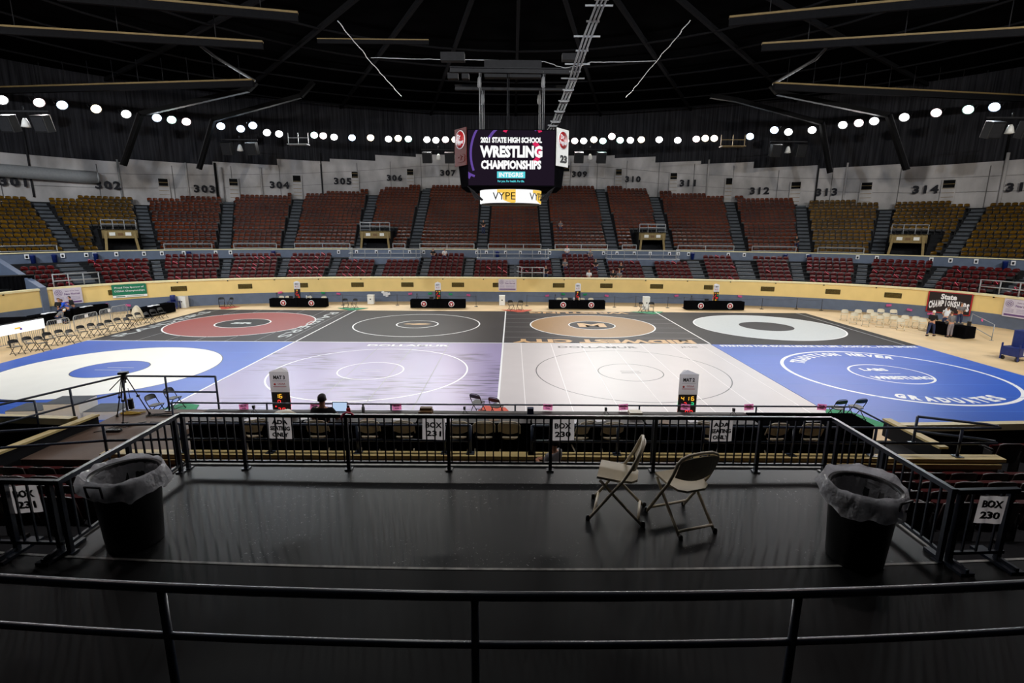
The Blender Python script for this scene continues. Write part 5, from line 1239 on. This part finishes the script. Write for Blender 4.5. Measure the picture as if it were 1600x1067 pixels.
rail('ledge_railing', 'dark blue pipe railing on the yellow ledge, right of the gap', pr_, .62, fr(pr_[:2], [ledge_pt(x, 10.07).x for x in ()])+[0, .0]+[u*(pr_[1]-pr_[0]).length/sum((b-a).length for a, b in zip(pr_, pr_[1:])) for u in (.2, .4, .61, .8, 1)]+[1], .028, SRL, rails=(1, .46))
dk = [Vector((-7.8, 11.42, DZ)), Vector((7.85, 11.42, DZ)), Vector((7.85, 10.3, DZ))]
rail('deck_railing', 'thin grey pipe railing along the front edge of the press deck', dk, .85, [0, .13, .3, .47, .64, .8, .92, 1], .02, SRL, rails=(1,))
dl = [G(0, 634, DZ+.95), G(143, 592, DZ+.95)]; c0 = Vector((-10.25, 13.25, DZ))
pts = [Vector((-11.9, 9.4, DZ)), Vector((-11.2, 11.0, DZ)), c0, Vector((-7.8, 13.25, DZ)), ]
rail('deck_railing', 'dark blue pipe railing round the left wing of the press deck', pts, .95, [.2, .45, .63, .8, 1], .026, SRL, rails=(1, .55))
rail('deck_railing', 'short low dark railing left of the deck wing', [Vector((-13.5, 11.9, 1.9)), Vector((-11.4, 11.9, 1.9))], .9, [0, 1], .024, SRL, rails=(1, .55))
# tables of the press row
tabs = []
for i in range(6):
    x = -6.9+2.44*(i+.5)
    t = table('%s table of the press row on the deck%s' % ('grey topped black draped' if i < 5 else 'all black draped', ', %s from the left' % nth(i+1) if i < 5 else ' at its right end'), Vector((x, 10.9, DZ)), 0, 2.4, .76, .75, emblem=False, top='grey_cloth' if i < 5 else 'black_cloth', group='tables of the press row')
b = MB(); b.box((0, 0, .003), (.36, .26, .006)); tag(b.build('paper_sheet', 'white_paper', None, (6.55, 10.85, DZ+.753), .1), 'white paper sheet on the black table at the right end of the deck', 'paper')
g_ = 'beige folding chairs at the press tables'
for i, (px, rz) in enumerate([(395, .5), (497, .02), (577, .05), (632, -.04), (716, .03), (757, .02), (797, -.05), (908, .55), (957, .1), (1115, -.6), (1215, .05), (1270, -.08)]):
    p = Vector(((px-800)/817*11.1, 10.62, DZ))
    chair('beige', 'beige folding chair seen from behind at the press tables, %s from the left' % nth(i+1), p, rz, g_)
person('dark haired person in a black shirt seated at the press table', (-4.03, 10.58, DZ), 0, 'sit', 'shirt_black', 'jeans', 'hair_dark', 'table', detail=True)
# things on the press tables
def on(name, label, cat, x, y, bld, mats, rz=0, group=None):
    b = MB(); bld(b); o = b.build(name, mats, None, (x, y, DZ+.752), rz); return tag(o, label, cat, group)
def laptop(b): b.box((0, 0, .01), (.34, .24, .02)); b.bar((0, .12, .02), (0, .17, .24), .34, .012) if False else b.box((0, 0, 0), (.34, .012, .22), 0, Matrix.Translation((0, .15, .12)) @ Matrix.Rotation(-.25, 4, 'X')); b.box((0, -.008, 0), (.31, .004, .19), 1, Matrix.Translation((0, .15, .12)) @ Matrix.Rotation(-.25, 4, 'X'))
on('laptop', 'open laptop with a pale glowing screen before the seated person', 'laptop', -3.85, 11.0, laptop, ['black_plastic', 'laptop_glow'])
def bottle(b): b.lathe([(.035, 0), (.037, .14), (.02, .18), (.018, .21)], 0, 12); b.lathe([(.02, .2), (.02, .225), (.001, .226)], 1, 12)
on('bottle', 'red bottle with black cap beside the glowing laptop', 'bottle', -3.62, 11.02, lambda b: (b.lathe([(.045, 0), (.047, .12), (.03, .15)], 0, 12), b.lathe([(.028, .15), (.028, .19), (.001, .2)], 1, 12)), ['logo_red', 'black_plastic'])
on('bottle', 'clear grey bottle on the press table right of the red bottle', 'bottle', -3.3, 11.05, bottle, ['grey_rail', 'ink'])
on('card_box', 'brown cardboard box on the press table left of the black chair pair', 'box', -1.9, 11.0, lambda b: (b.box((0, 0, .05), (.3, .22, .1)), b.box((0, .05, .13), (.26, .12, .05))), ['wood_ply'])
on('card_box', 'dark blue box on the press table right of the gap in the railing', 'box', .42, 11.1, lambda b: b.box((0, 0, .07), (.14, .12, .14)), ['jeans'])
on('card_box', 'flat grey brown box on the press table left of the second score tower', 'box', 2.75, 11.05, lambda b: (b.box((0, 0, .06), (.28, .22, .06)), b.box((0, 0, .015), (.24, .18, .03), 1)), ['beige_metal', 'black_plastic'])
for i, (x, lb) in enumerate([(-5.75, 'left of the first score tower'), (-1.05, 'beside the black chair pair'), (2.1, 'left of the flat grey box'), (4.95, 'near the right table')]):
    on('phone_tripod', 'small black tripod on the press table %s' % lb, 'tripod', x, 11.08, lambda b: ([b.tube([(0, 0, .1), (.08*math.cos(t*2.1), .08*math.sin(t*2.1), 0)], .006, 0, 5) for t in range(3)], b.box((0, 0, .13), (.05, .05, .07))), ['black_plastic'], 0, 'small tripods on the press tables')
on('cloth_heap', 'crumpled beige jacket on the press table below the first score tower', 'jacket', -4.95, 10.8, lambda b: b.lathe([(.22, 0), (.24, .05), (.16, .12), (.05, .15), (.001, .15)], 0, 16, None, True, lambda i, a, r, z: (r*(1+.18*math.sin(4*a+i)), z)), ['beige_plastic'])
random.seed(9)
for i in range(12):
    x = random.choice([-6.4, -5.2, -3.0, -2.6, -1.2, .1, 1.2, 1.7, 2.4, 3.6, 4.2, 4.9])+random.uniform(-.15, .15)+.001*i
    x = [-6.4, -5.6, -4.5, -3.1, -2.5, -1.4, -.4, 1.3, 1.9, 3.3, 3.9, 4.5][i]
    on('paper_sheet', 'loose paper sheet on the press tables, %s from the left' % nth(i+1), 'paper', x, 10.72+.05*(-1)**i, lambda b: b.box((0, 0, .002), (.22, .28, .003)), ['white_paper' if i % 3 else 'wood_ply'], .3*(-1)**i, 'papers on the press tables')
# pink cards on the deck railing
for i, px in enumerate([381, 492, 620, 856, 974, 1071, 1170, 1284]):
    p = V(px, 636, 11.39); b = MB(); mt = frame((0, 0, 0), (1, 0, 0), (0, .1, 1)) @ Matrix.Rotation(.08*(-1)**i, 4, 'Z')
    b.add([(-.1075, -.07, 0), (.1075, -.07, .006), (.1075, .07, 0), (-.1075, .07, .006)], [(0, 1, 2, 3)], 0, mt); fit(b, 'Media', 0, .03, .14, .034, mt, 1, depth=.012, bold=.02); fit(b, 'Only', 0, -.028, .1, .036, mt, 1, depth=.012, bold=.02)
    tag(b.build('pink_sign', ['pink_paper', 'ink'], None, p), 'pink media only card on the deck railing, %s from the left' % nth(i+1), 'sign', 'pink cards on the deck railing')
# near scorers' tables and towers on the floor before the deck
for i, (px, num, rows, mats_) in enumerate([(441, 'MAT 3', DIG, 'lavender'), (1073, 'MAT 2', DIG2, 'white')]):
    x = V(px, 600, 16.4).x
    for j in (0, 1): table('black draped scorers table below the deck before the %s mat, %s half' % (mats_, ('left', 'right')[j]), Vector((x-1.2+2.4*j, 16.4, 0)), 0, 2.38, .7, .72, emblem=False)
    tower('score tower reading %s in front of the %s mat' % (num.lower(), mats_), Vector((x, 16.4, .80)), .0, num, rows, W=.60, H=1.66)
for i, (x, y, rz, lb, m_) in enumerate([(-.95, 18.6, -.5, 'before the lavender mat corner', 'red_cloth'), (12.4, 18.45, .15, 'at the blue mat corner right of the deck', 'green_cloth'), (-13.0, 18.7, -1.75, 'on the green cloth left of the lavender mat', 'green_cloth')]):
    b = MB(); b.prism([(-1.0, -.7), (1.2, -.8), (.6, .9), (-.2, 1.1)], 0, .012); tag(b.build('corner_cloth', m_, None, (x+.1, y, T+.012)), '%s cloth under the black chairs %s' % ('orange red' if m_[0] == 'r' else 'green', lb), 'cloth', 'near corner cloths')
    for j in (0, 1):
        c_, s_ = math.cos(rz), math.sin(rz); dx = -.38+.82*j
        chair('black', 'black folding chair %s, %s one' % (lb, ('left', 'right')[j]), Vector((x+dx*c_, y+dx*s_, T+.026)), rz, 'near black chair pairs')
# camera tripod on the left wing
p = Vector((-9.75, 12.65, DZ)); e = empty('camera_tripod', 'tall black camera tripod standing on the left wing of the deck', 'tripod', p, .3)
for t in range(3):
    a = t*2.094+.5; f_ = Vector((.42*math.cos(a), .42*math.sin(a), .02)); tp_ = Vector((.05*math.cos(a), .05*math.sin(a), 1.08)); sd = Vector((-math.sin(a), math.cos(a), 0))*.03; b = MB(); md = tp_.lerp(f_, .5)
    b.tube([tp_+sd, md+sd*.8], .011); b.tube([tp_-sd, md-sd*.8], .011); b.tube([md, f_], .014); b.box(md, (.06, .06, .05)); b.lathe([(.035, -.02), (.03, .03), (.012, .05)], 0, 8, Matrix.Translation(f_)); b.build('leg', 'black_plastic', e)
b = MB(); b.lathe([(.05, 1.02), (.075, 1.08), (.06, 1.14), (.04, 1.17)], 0, 12); b.box((0, 0, 1.2), (.2, .14, .06)); b.tube([(0, 0, 1.1), (.03, -.02, .95)], .02); b.tube([(.05, 0, 1.18), (-.28, -.18, .82)], .012); b.build('head', 'black_plastic', e)
b = MB(); b.box((.1, -.1, .42), (.12, .1, .26), 0, bev=.04); b.tube([(.1, -.1, .55), (.05, 0, .8)], .008); b.build('battery_pack', 'black_plastic', e)
random.seed(21)
def squig(name, label, cx_, cy_, rx, ry, n, r, m_, cat='cable'):
    pts = [(cx_+random.uniform(-rx, rx), cy_+random.uniform(-ry, ry), DZ+r+.004+.004*(i % 4)) for i in range(n)]; P_ = []
    for i in range(len(pts)-1):
        for t in range(5):
            u_ = t/5; a, b_, c_, d = [Vector(pts[max(0, min(len(pts)-1, i+k))]) for k in (-1, 0, 1, 2)]
            P_.append(.5*((2*b_)+(c_-a)*u_+(2*a-5*b_+4*c_-d)*u_*u_+(3*b_-a-3*c_+d)*u_**3))
    for q in P_: q.z = max(q.z, DZ+r+.002)
    b = MB(); b.tube(P_, r, 0, 6); tag(b.build(name, m_), label, cat)
squig('cable', 'tangled yellow cable at the left foot of the camera tripod', -9.95, 13.0, .28, .14, 16, .014, 'yellow_cable')
squig('cable', 'tangled black cable between the tripod feet', -9.1, 12.9, .5, .15, 14, .01, 'black_plastic')
squig('cable', 'black cable winding over the deck toward the camera', -9.4, 12.0, .55, .4, 9, .009, 'black_plastic')
squig('cable', 'thin black cable lying straight across the left wing', -8.6, 12.3, .5, .12, 4, .008, 'black_plastic')
b = MB(); b.box((0, 0, .03), (.35, .14, .05), 0, bev=.03); 
for i in range(5): b.box((-.12+.06*i, 0, .058), (.035, .05, .012), 1)
tag(b.build('power_strip', ['black_plastic', 'grey_rail'], None, (-9.5, 11.75, DZ), .1), 'black power strip lying on the deck below the tripod', 'power strip')
# right black table on the floor with a tripod
p = Vector((15.6, 14.9, 0)); table('black draped table with small gear at the right edge below the blue mat', p, .0, 2.6, .9, .76, emblem=False)
b = MB()
for t in range(3): b.tube([(0, 0, .4), (.26*math.cos(t*2.1+.4), .26*math.sin(t*2.1+.4), 0)], .014, 0, 6)
b.box((0, 0, .45), (.1, .14, .1)); b.tube([(0, 0, .42), (0, 0, .15)], .02); tag(b.build('table_tripod', 'black_plastic', None, (14.9, 14.9, .762)), 'black tripod on the black table at the right edge', 'tripod')
b = MB()
for i, k in enumerate((0, 1, 2, 0, 1)): b.box((.1+.22*i, .1*(-1)**i, .03), (.14, .06, .05), k, Matrix.Rotation(.2*i, 4, 'Z'))
tag(b.build('small_gear', ['red_cloth', 'blue_plastic', 'banner_purple'], None, (15.2, 14.8, .764)), 'small coloured gear lying on the right black table', 'gear')
# ------------------------------------------------------------------ box rows, cross aisle and wheelchair platform
PZ = 3.83
mb = MB(); rowsD = [(6.45, 7.25, 2.38), (7.25, 8.05, 2.13), (8.05, 8.85, 1.88), (8.85, 9.97, 1.63)]
prev = 3.83; mb.box((0, 5.3, 2.6), (30, 2.4, .2), 0)
for a, b_, z in rowsD: mb.box((0, (a+b_)/2, z-.3), (30, b_-a, .6), 0)
mb.box((13.2, 10.7, 1.33), (8, 1.6, .6), 0); mb.box((-14.6, 10.7, 1.33), (7, 1.6, .6), 0)
for a, b_, z in rowsD: mb.box((0, a+.02, z+.001), (30, .04, .012), 1)
structure(mb, 'floor_box_rows', ['tier_dark', 'cream_trim'])
mb = MB(); xs = [-9+.5*i for i in range(37)]; edge = lambda x: 4.27+.0085*x*x
vs = []
for x in xs: vs += [(x, .6, PZ), (x, edge(x), PZ), (x, edge(x), PZ-1.1)]
mb.add(vs, [(3*i, 3*i+3, 3*i+4, 3*i+1) for i in range(36)]+[(3*i+1, 3*i+4, 3*i+5, 3*i+2) for i in range(36)], 0)
vs = []
for x in xs: vs += [(x, edge(x)-.03, PZ+.003), (x, edge(x)+.0, PZ+.003)]
mb.add(vs, [(2*i, 2*i+2, 2*i+3, 2*i+1) for i in range(36)], 1)
structure(mb, 'floor_cross_aisle', ['aisle_rubber', 'nosing'])
mb = MB(); n = 16; XL, XR = -4.34, 4.16; vs = []
for i in range(n+1):
    x = XL+(XR-XL)*i/n; vs += [(x, edge(x), PZ), (x, 6.42, PZ), (x, 6.42, 2.5)]
mb.add(vs, [(3*i, 3*i+3, 3*i+4, 3*i+1) for i in range(n)]+[(3*i+1, 3*i+4, 3*i+5, 3*i+2) for i in range(n)], 0)
for x, s_ in ((XL, 1), (XR, -1)): mb.box((x, 5.37, PZ-.66), (.05, 2.1, 1.3), 0)
mb.box(((XL+XR)/2, 6.4, PZ+.006), (XR-XL, .05, .012), 1); mb.box((XL+.02, 5.37, PZ+.006), (.05, 2.1, .012), 1); mb.box((XR-.02, 5.37, PZ+.006), (.05, 2.1, .012), 1)
structure(mb, 'floor_wheelchair_platform', ['platform_rubber', 'nosing'])
# raised tier under the camera
mb = MB(); mb.box((0, .2, 4.0), (20, 1.0, .7), 0); structure(mb, 'floor_upper_walk', 'tier_dark')
# near box seats
def near_seat(label):
    e = empty('box_chair', label, 'seat'); W = .24
    b = MB(); n = 10; vs = []
    for lay in (0, 1):
        for i in range(n+1):
            x = -W+2*W*i/n; bow = -.04*(1-(x/W)**2)
            for z in (.36, .6, .81-.03*(x/W)**2, .85-.05*(x/W)**4): vs.append((x, -.14+bow-.03*lay-(z-.36)*.22, z))
    q = 4; m_ = (n+1)*q
    fs = [(i*q+j, (i+1)*q+j, (i+1)*q+j+1, i*q+j+1) for i in range(n) for j in range(q-1)]; fs += [tuple(m_+k for k in reversed(f)) for f in fs]
    fs += [(i*q+3, (i+1)*q+3, m_+(i+1)*q+3, m_+i*q+3) for i in range(n)]+[((i+1)*q, i*q, m_+i*q, m_+(i+1)*q) for i in range(n)]
    fs += [(j, j+1, m_+j+1, m_+j) for j in range(3)]+[(n*q+j+1, n*q+j, m_+n*q+j, m_+n*q+j+1) for j in range(3)]
    b.add(vs, fs, 0, None, True); b.build('backrest', 'maroon_seat_shaded', e)  # maroon back darkened in colour to stand in for shade
    b = MB(); b.box((0, 0, 0), (.43, .08, .4), 0, Matrix.Translation((0, .02, .52)) @ Matrix.Rotation(.2, 4, 'X'), bev=.04); b.build('seat', 'maroon_seat', e)
    for x in (-.27,):
        b = MB(); b.box((x, -.05, .3), (.03, .22, .6), 0, bev=.01); b.box((x, -.02, .015), (.05, .3, .03)); b.build('stand', 'seat_iron', e)
        b = MB(); b.tube([(x, -.14, .64), (x, .1, .64), (x, .18, .61)], .028, 0, 8); b.build('armrest', 'black_plastic', e)
    return e
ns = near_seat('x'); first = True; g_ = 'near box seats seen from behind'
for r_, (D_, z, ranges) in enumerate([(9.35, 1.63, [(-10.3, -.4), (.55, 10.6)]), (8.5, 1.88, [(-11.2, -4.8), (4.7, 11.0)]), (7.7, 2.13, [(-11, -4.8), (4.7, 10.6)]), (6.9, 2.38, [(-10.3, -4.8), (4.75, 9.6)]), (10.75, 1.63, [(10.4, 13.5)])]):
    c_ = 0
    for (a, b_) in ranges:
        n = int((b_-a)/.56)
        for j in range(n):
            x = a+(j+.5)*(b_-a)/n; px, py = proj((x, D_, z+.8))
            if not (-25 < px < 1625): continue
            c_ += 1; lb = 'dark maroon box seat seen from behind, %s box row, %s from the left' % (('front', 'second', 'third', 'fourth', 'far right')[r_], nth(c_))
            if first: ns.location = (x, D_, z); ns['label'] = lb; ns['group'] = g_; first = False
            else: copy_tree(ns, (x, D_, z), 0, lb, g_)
person('dark haired person in dark clothes slumped in the front box row', (.78, 9.42, 1.66), .9, 'sit', 'shirt_grey', 'jeans', 'hair_dark', 'front', detail=True, lean=-.1, long_sleeve=True)
for i, (x, D_, z) in enumerate([(10.0, 8.42, 2.72), (11.0, 8.42, 2.72), (7.6, 6.82, 3.22), (-1.2, 9.25, 2.45), (-3.1, 9.25, 2.45), (3.3, 9.25, 2.45), (5.4, 9.25, 2.4), (-5.2, 6.8, 3.0)]):
    b = MB(); b.bar((-.16, -.12, .04), (.16, -.12, .02), .05, .012); b.bar((.16, -.12, .02), (.2, .0, -.1), .04, .01)
    tag(b.build('pink_tape', 'pink_tape', None, (x, D_, z), .3*i), 'pink tape over a near box seat, %s placed' % nth(i+1), 'tape', 'pink tape on the near box seats')
# ------------------------------------------------------------------ guard railings of the platform
M['guard_blue'] = mat('guard_blue', (36, 42, 54), .3, var=.25, scale=12, spec=.9)
def guard(label, a, c_, posts, pitch, h=.73, plates=(), first_last=True, skip=()):
    a = Vector(a); c_ = Vector(c_); d = c_-a; L = d.length; rz = math.atan2(d.y, d.x); e = empty('guard_railing', label, 'railing', a, rz, 'guard railings of the platform')
    b = MB(); b.box((L/2, 0, h), (L+.045, .045, .045), 0); bo = b.build('top_rail', 'guard_blue', e)
    b = MB(); b.box((L/2, 0, .1), (L, .03, .03), 0); b.build('bottom_rail', 'guard_blue', e)
    p0 = None
    for u_ in posts:
        if p0 is None: b = MB(); b.box((0, 0, h/2), (.042, .042, h), 0); b.box((0, 0, .006), (.09, .09, .012)); o = p0 = b.build('post', 'guard_blue', e)
        else: o = p0.copy(); COL.objects.link(o); o.parent = e
        o.location = (u_, 0, 0)
    n = int(L/pitch); b0 = None
    for i in range(1, n):
        x = L*i/n
        if any(abs(x-u_) < .035 for u_ in posts): continue
        if b0 is None: b = MB(); b.box((0, 0, (h+.1)/2), (.016, .016, h-.1), 0); o = b0 = b.build('baluster', 'guard_blue', e)
        else: o = b0.copy(); COL.objects.link(o); o.parent = e
        o.location = (x, 0, 0)
    for u_ in plates: b = MB(); b.box((u_, .0, .014), (.13, .42, .028), 0); b.box((u_, -.1, .04), (.03, .2, .04)); b.build('base_plate', 'guard_blue', e)
    return e
FX = [(px-800)/817*6.63 for px in (287, 377, 541, 701, 862, 1026, 1190, 1295)]
X0, X1, FD = -4.18, 4.04, 6.28
guard('long dark blue baluster railing along the front of the platform', (X0, FD, PZ), (X1, FD, PZ), [0]+[x-X0 for x in FX[1:-1]]+[X1-X0], .106)
guard('dark blue baluster railing along the left side of the platform', (X0-.03, 4.47, PZ), (X0-.03, FD-.05, PZ), [.0, .9, 1.7], .118, plates=())
guard('dark blue baluster railing along the right side of the platform', (X1+.02, 4.42, PZ), (X1+.02, FD-.05, PZ), [.0, .9, 1.7], .118)
guard('short railing piece turning left with a sign at the left edge', (X0-1.1, 4.50, PZ), (X0-.08, 4.47, PZ), [.55, .98], .118, plates=(.55, .98))
guard('short railing piece turning right with a sign at the right', (X1+.07, 4.40, PZ), (X1+.62, 4.43, PZ), [0.02, .5], .118, plates=(.02, .5))
# signs
def sign(label, p, lines, w_=.29, h=.285, rz=0.0, rot=0.0):
    e = empty('cardboard_sign', label, 'sign', p, rz, 'paper signs on the guard railings'); mt = frame((0, 0, 0), (1, 0, 0), (0, 0, 1)) @ Matrix.Rotation(rot, 4, 'Z')
    b = MB(); n = 8; vs = []
    for lay in (0,):
        for i in range(n+1):
            x = -w_/2+w_*i/n
            for y in (-h/2, h/2): vs.append((x, y, lay+.004*math.sin(i*1.3)))
    m_ = 2*(n+1); fs = [(2*i, 2*i+2, 2*i+3, 2*i+1) for i in range(n)]; b.add(vs, fs, 0, mt, True); b.build('board', 'sign_white', e)
    b = MB(); k = len(lines)
    for i, s in enumerate(lines):
        lh = h*(.26 if k == 2 else .2); y = h*(.2-.40*i) if k == 2 else h*(.30-.30*i); fit(b, s, 0, y, w_*{'BOX': .72, '231': .66, '230': .7, 'ADA': .68, 'SEATING': .86, 'ONLY': .7}[s], lh, mt, 0, depth=.016, bold=.025)
    b.build('lettering', 'ink', e); return e
for px, ln, lb in ((440, ('ADA', 'SEATING', 'ONLY'), 'ada seating only sign on the front railing, left one'), (679, ('BOX', '231'), 'box 231 sign on the front railing'), (880, ('BOX', '230'), 'box 230 sign on the front railing'), (1126, ('ADA', 'SEATING', 'ONLY'), 'ada seating only sign on the front railing, right one')):
    sign('white '+lb, ((px-800)/817*6.72, FD+.028, PZ+.73-.185), ln, rot=-.03 if px < 700 else .02)
sign('white box 231 sign on the short railing at the left edge', (X0-.41, 4.47+.045, PZ+.73-.20), ('BOX', '231'), .27, .28, 0, .08)
sign('white box 230 sign on the short railing at the right edge', (X1+.37, 4.38, PZ+.73-.17), ('BOX', '230'), .26, .28, 0, -.05)
# pink ribbon knotted on the front railing
b = MB(); b.tube([(0, 0, 0), (.04, -.02, .03), (.1, -.02, .02), (.12, 0, -.01)], .012, 0, 6); b.tube([(0, 0, .0), (-.03, -.02, -.03), (-.02, -.02, -.07)], .011, 0, 6); b.lathe([(.001, -.02), (.022, 0), (.001, .02)], 0, 8)
tag(b.build('ribbon', 'pink_tape', None, ((538-800)/817*6.6, FD-.03, PZ+.76)), 'pink ribbon knotted on the front railing beside the seated person', 'ribbon')
# ------------------------------------------------------------------ bins with clear liners
def bin_(label, p, rz, seed, lift):
    e = empty('waste_bin', label, 'bin', p, rz, 'black bins with clear liners'); b = MB()
    b.lathe([(.001, .002), (.235, .002), (.24, .03), (.285, .70), (.305, .71), (.31, .75), (.295, .755), (.27, .74), (.225, .06), (.001, .05)], 0, 40, cap=False); b.build('body', 'black_plastic', e)
    for a in (math.pi*1.5, math.pi*.5):
        b = MB(); c_, s_ = math.cos(a), math.sin(a)
        def R(x, y, z): return (y*c_-x*s_, y*s_+x*c_, z)
        b.tube([R(-.07, .29, .62), R(-.075, .345, .66), R(-.075, .36, .765), R(.075, .36, .765), R(.075, .345, .66), R(.07, .29, .62)], .011, 0, 8); b.build('handle', 'black_plastic', e)
    rnd = random.Random(seed); ph = [rnd.uniform(0, 6.28) for _ in range(8)]
    def wob(i, a, r, z):
        w1 = math.sin(3*a+ph[0])*.5+math.sin(7*a+ph[1]+i*.7)*.3+math.sin(13*a+ph[2]-i)*.22+math.sin(22*a+ph[3]+i*1.7)*.1
        amp = (.045, .05, .035, .016, .008, .035, .05, .05)[min(i, 7)]
        rr = max(r+w1*amp*1.2, .315 if i in (3, 4) else r*.9)
        if i >= 5: rr = min(rr, .262)
        zz = z+(w1*.07 if i in (0,) else w1*.02)+(lift*.05*math.sin(a+ph[4]) if i <= 3 else 0)
        return rr, zz
    b = MB(); b.lathe([(.345, .60), (.352, .64), (.350, .70), (.335, .775), (.318, .785), (.262, .70), (.24, .55), (.2, .38), (.12, .25), (.001, .22)], 0, 90, None, False, wob); b.build('liner', 'bin_liner', e)
    return e
bin_('black waste bin with a clear liner at the left of the platform', (-3.72, 4.66, PZ), -.1, 3, .6)
bin_('black waste bin with a clear liner at the right of the platform', (3.28, 4.46, PZ), .4, 8, 1.0)
# the two chairs on the platform
chair('beige', 'beige metal folding chair on the platform, the left one facing left', Vector((1.17, 5.26, PZ)), 1.30, 'folding chairs on the platform').scale = (1.07,)*3
chair('beige', 'beige metal folding chair on the platform, the right one facing the mats', Vector((1.82, 5.08, PZ)), .32, 'folding chairs on the platform').scale = (1.07,)*3
# ------------------------------------------------------------------ railing right below the camera
pts = []; n = 16
for i in range(n+1):
    x = -4.2+8.4*i/n; pts.append(Vector((x, 2.7+.0135*x*x, PZ)))
e = rail('aisle_railing', 'dark pipe railing crossing the bottom of the photo', pts, .935, [], .029, 'guard_blue', rails=(1,))
b = MB(); b.tube([p-pts[0]+Vector((0, 0, .60)) for p in pts], .023, 0, 10); b.build('middle_rail', 'guard_blue', e)
for x in (-4.0, -2.1, -.21, 1.72, 3.6):
    b = MB(); q = Vector((x, 2.7+.0135*x*x, PZ))-pts[0]; b.tube([q, q+Vector((0, 0, .93))], .026, 0, 10); b.box(q+Vector((0, 0, .008)), (.12, .12, .016)); b.build('post', 'guard_blue', e)
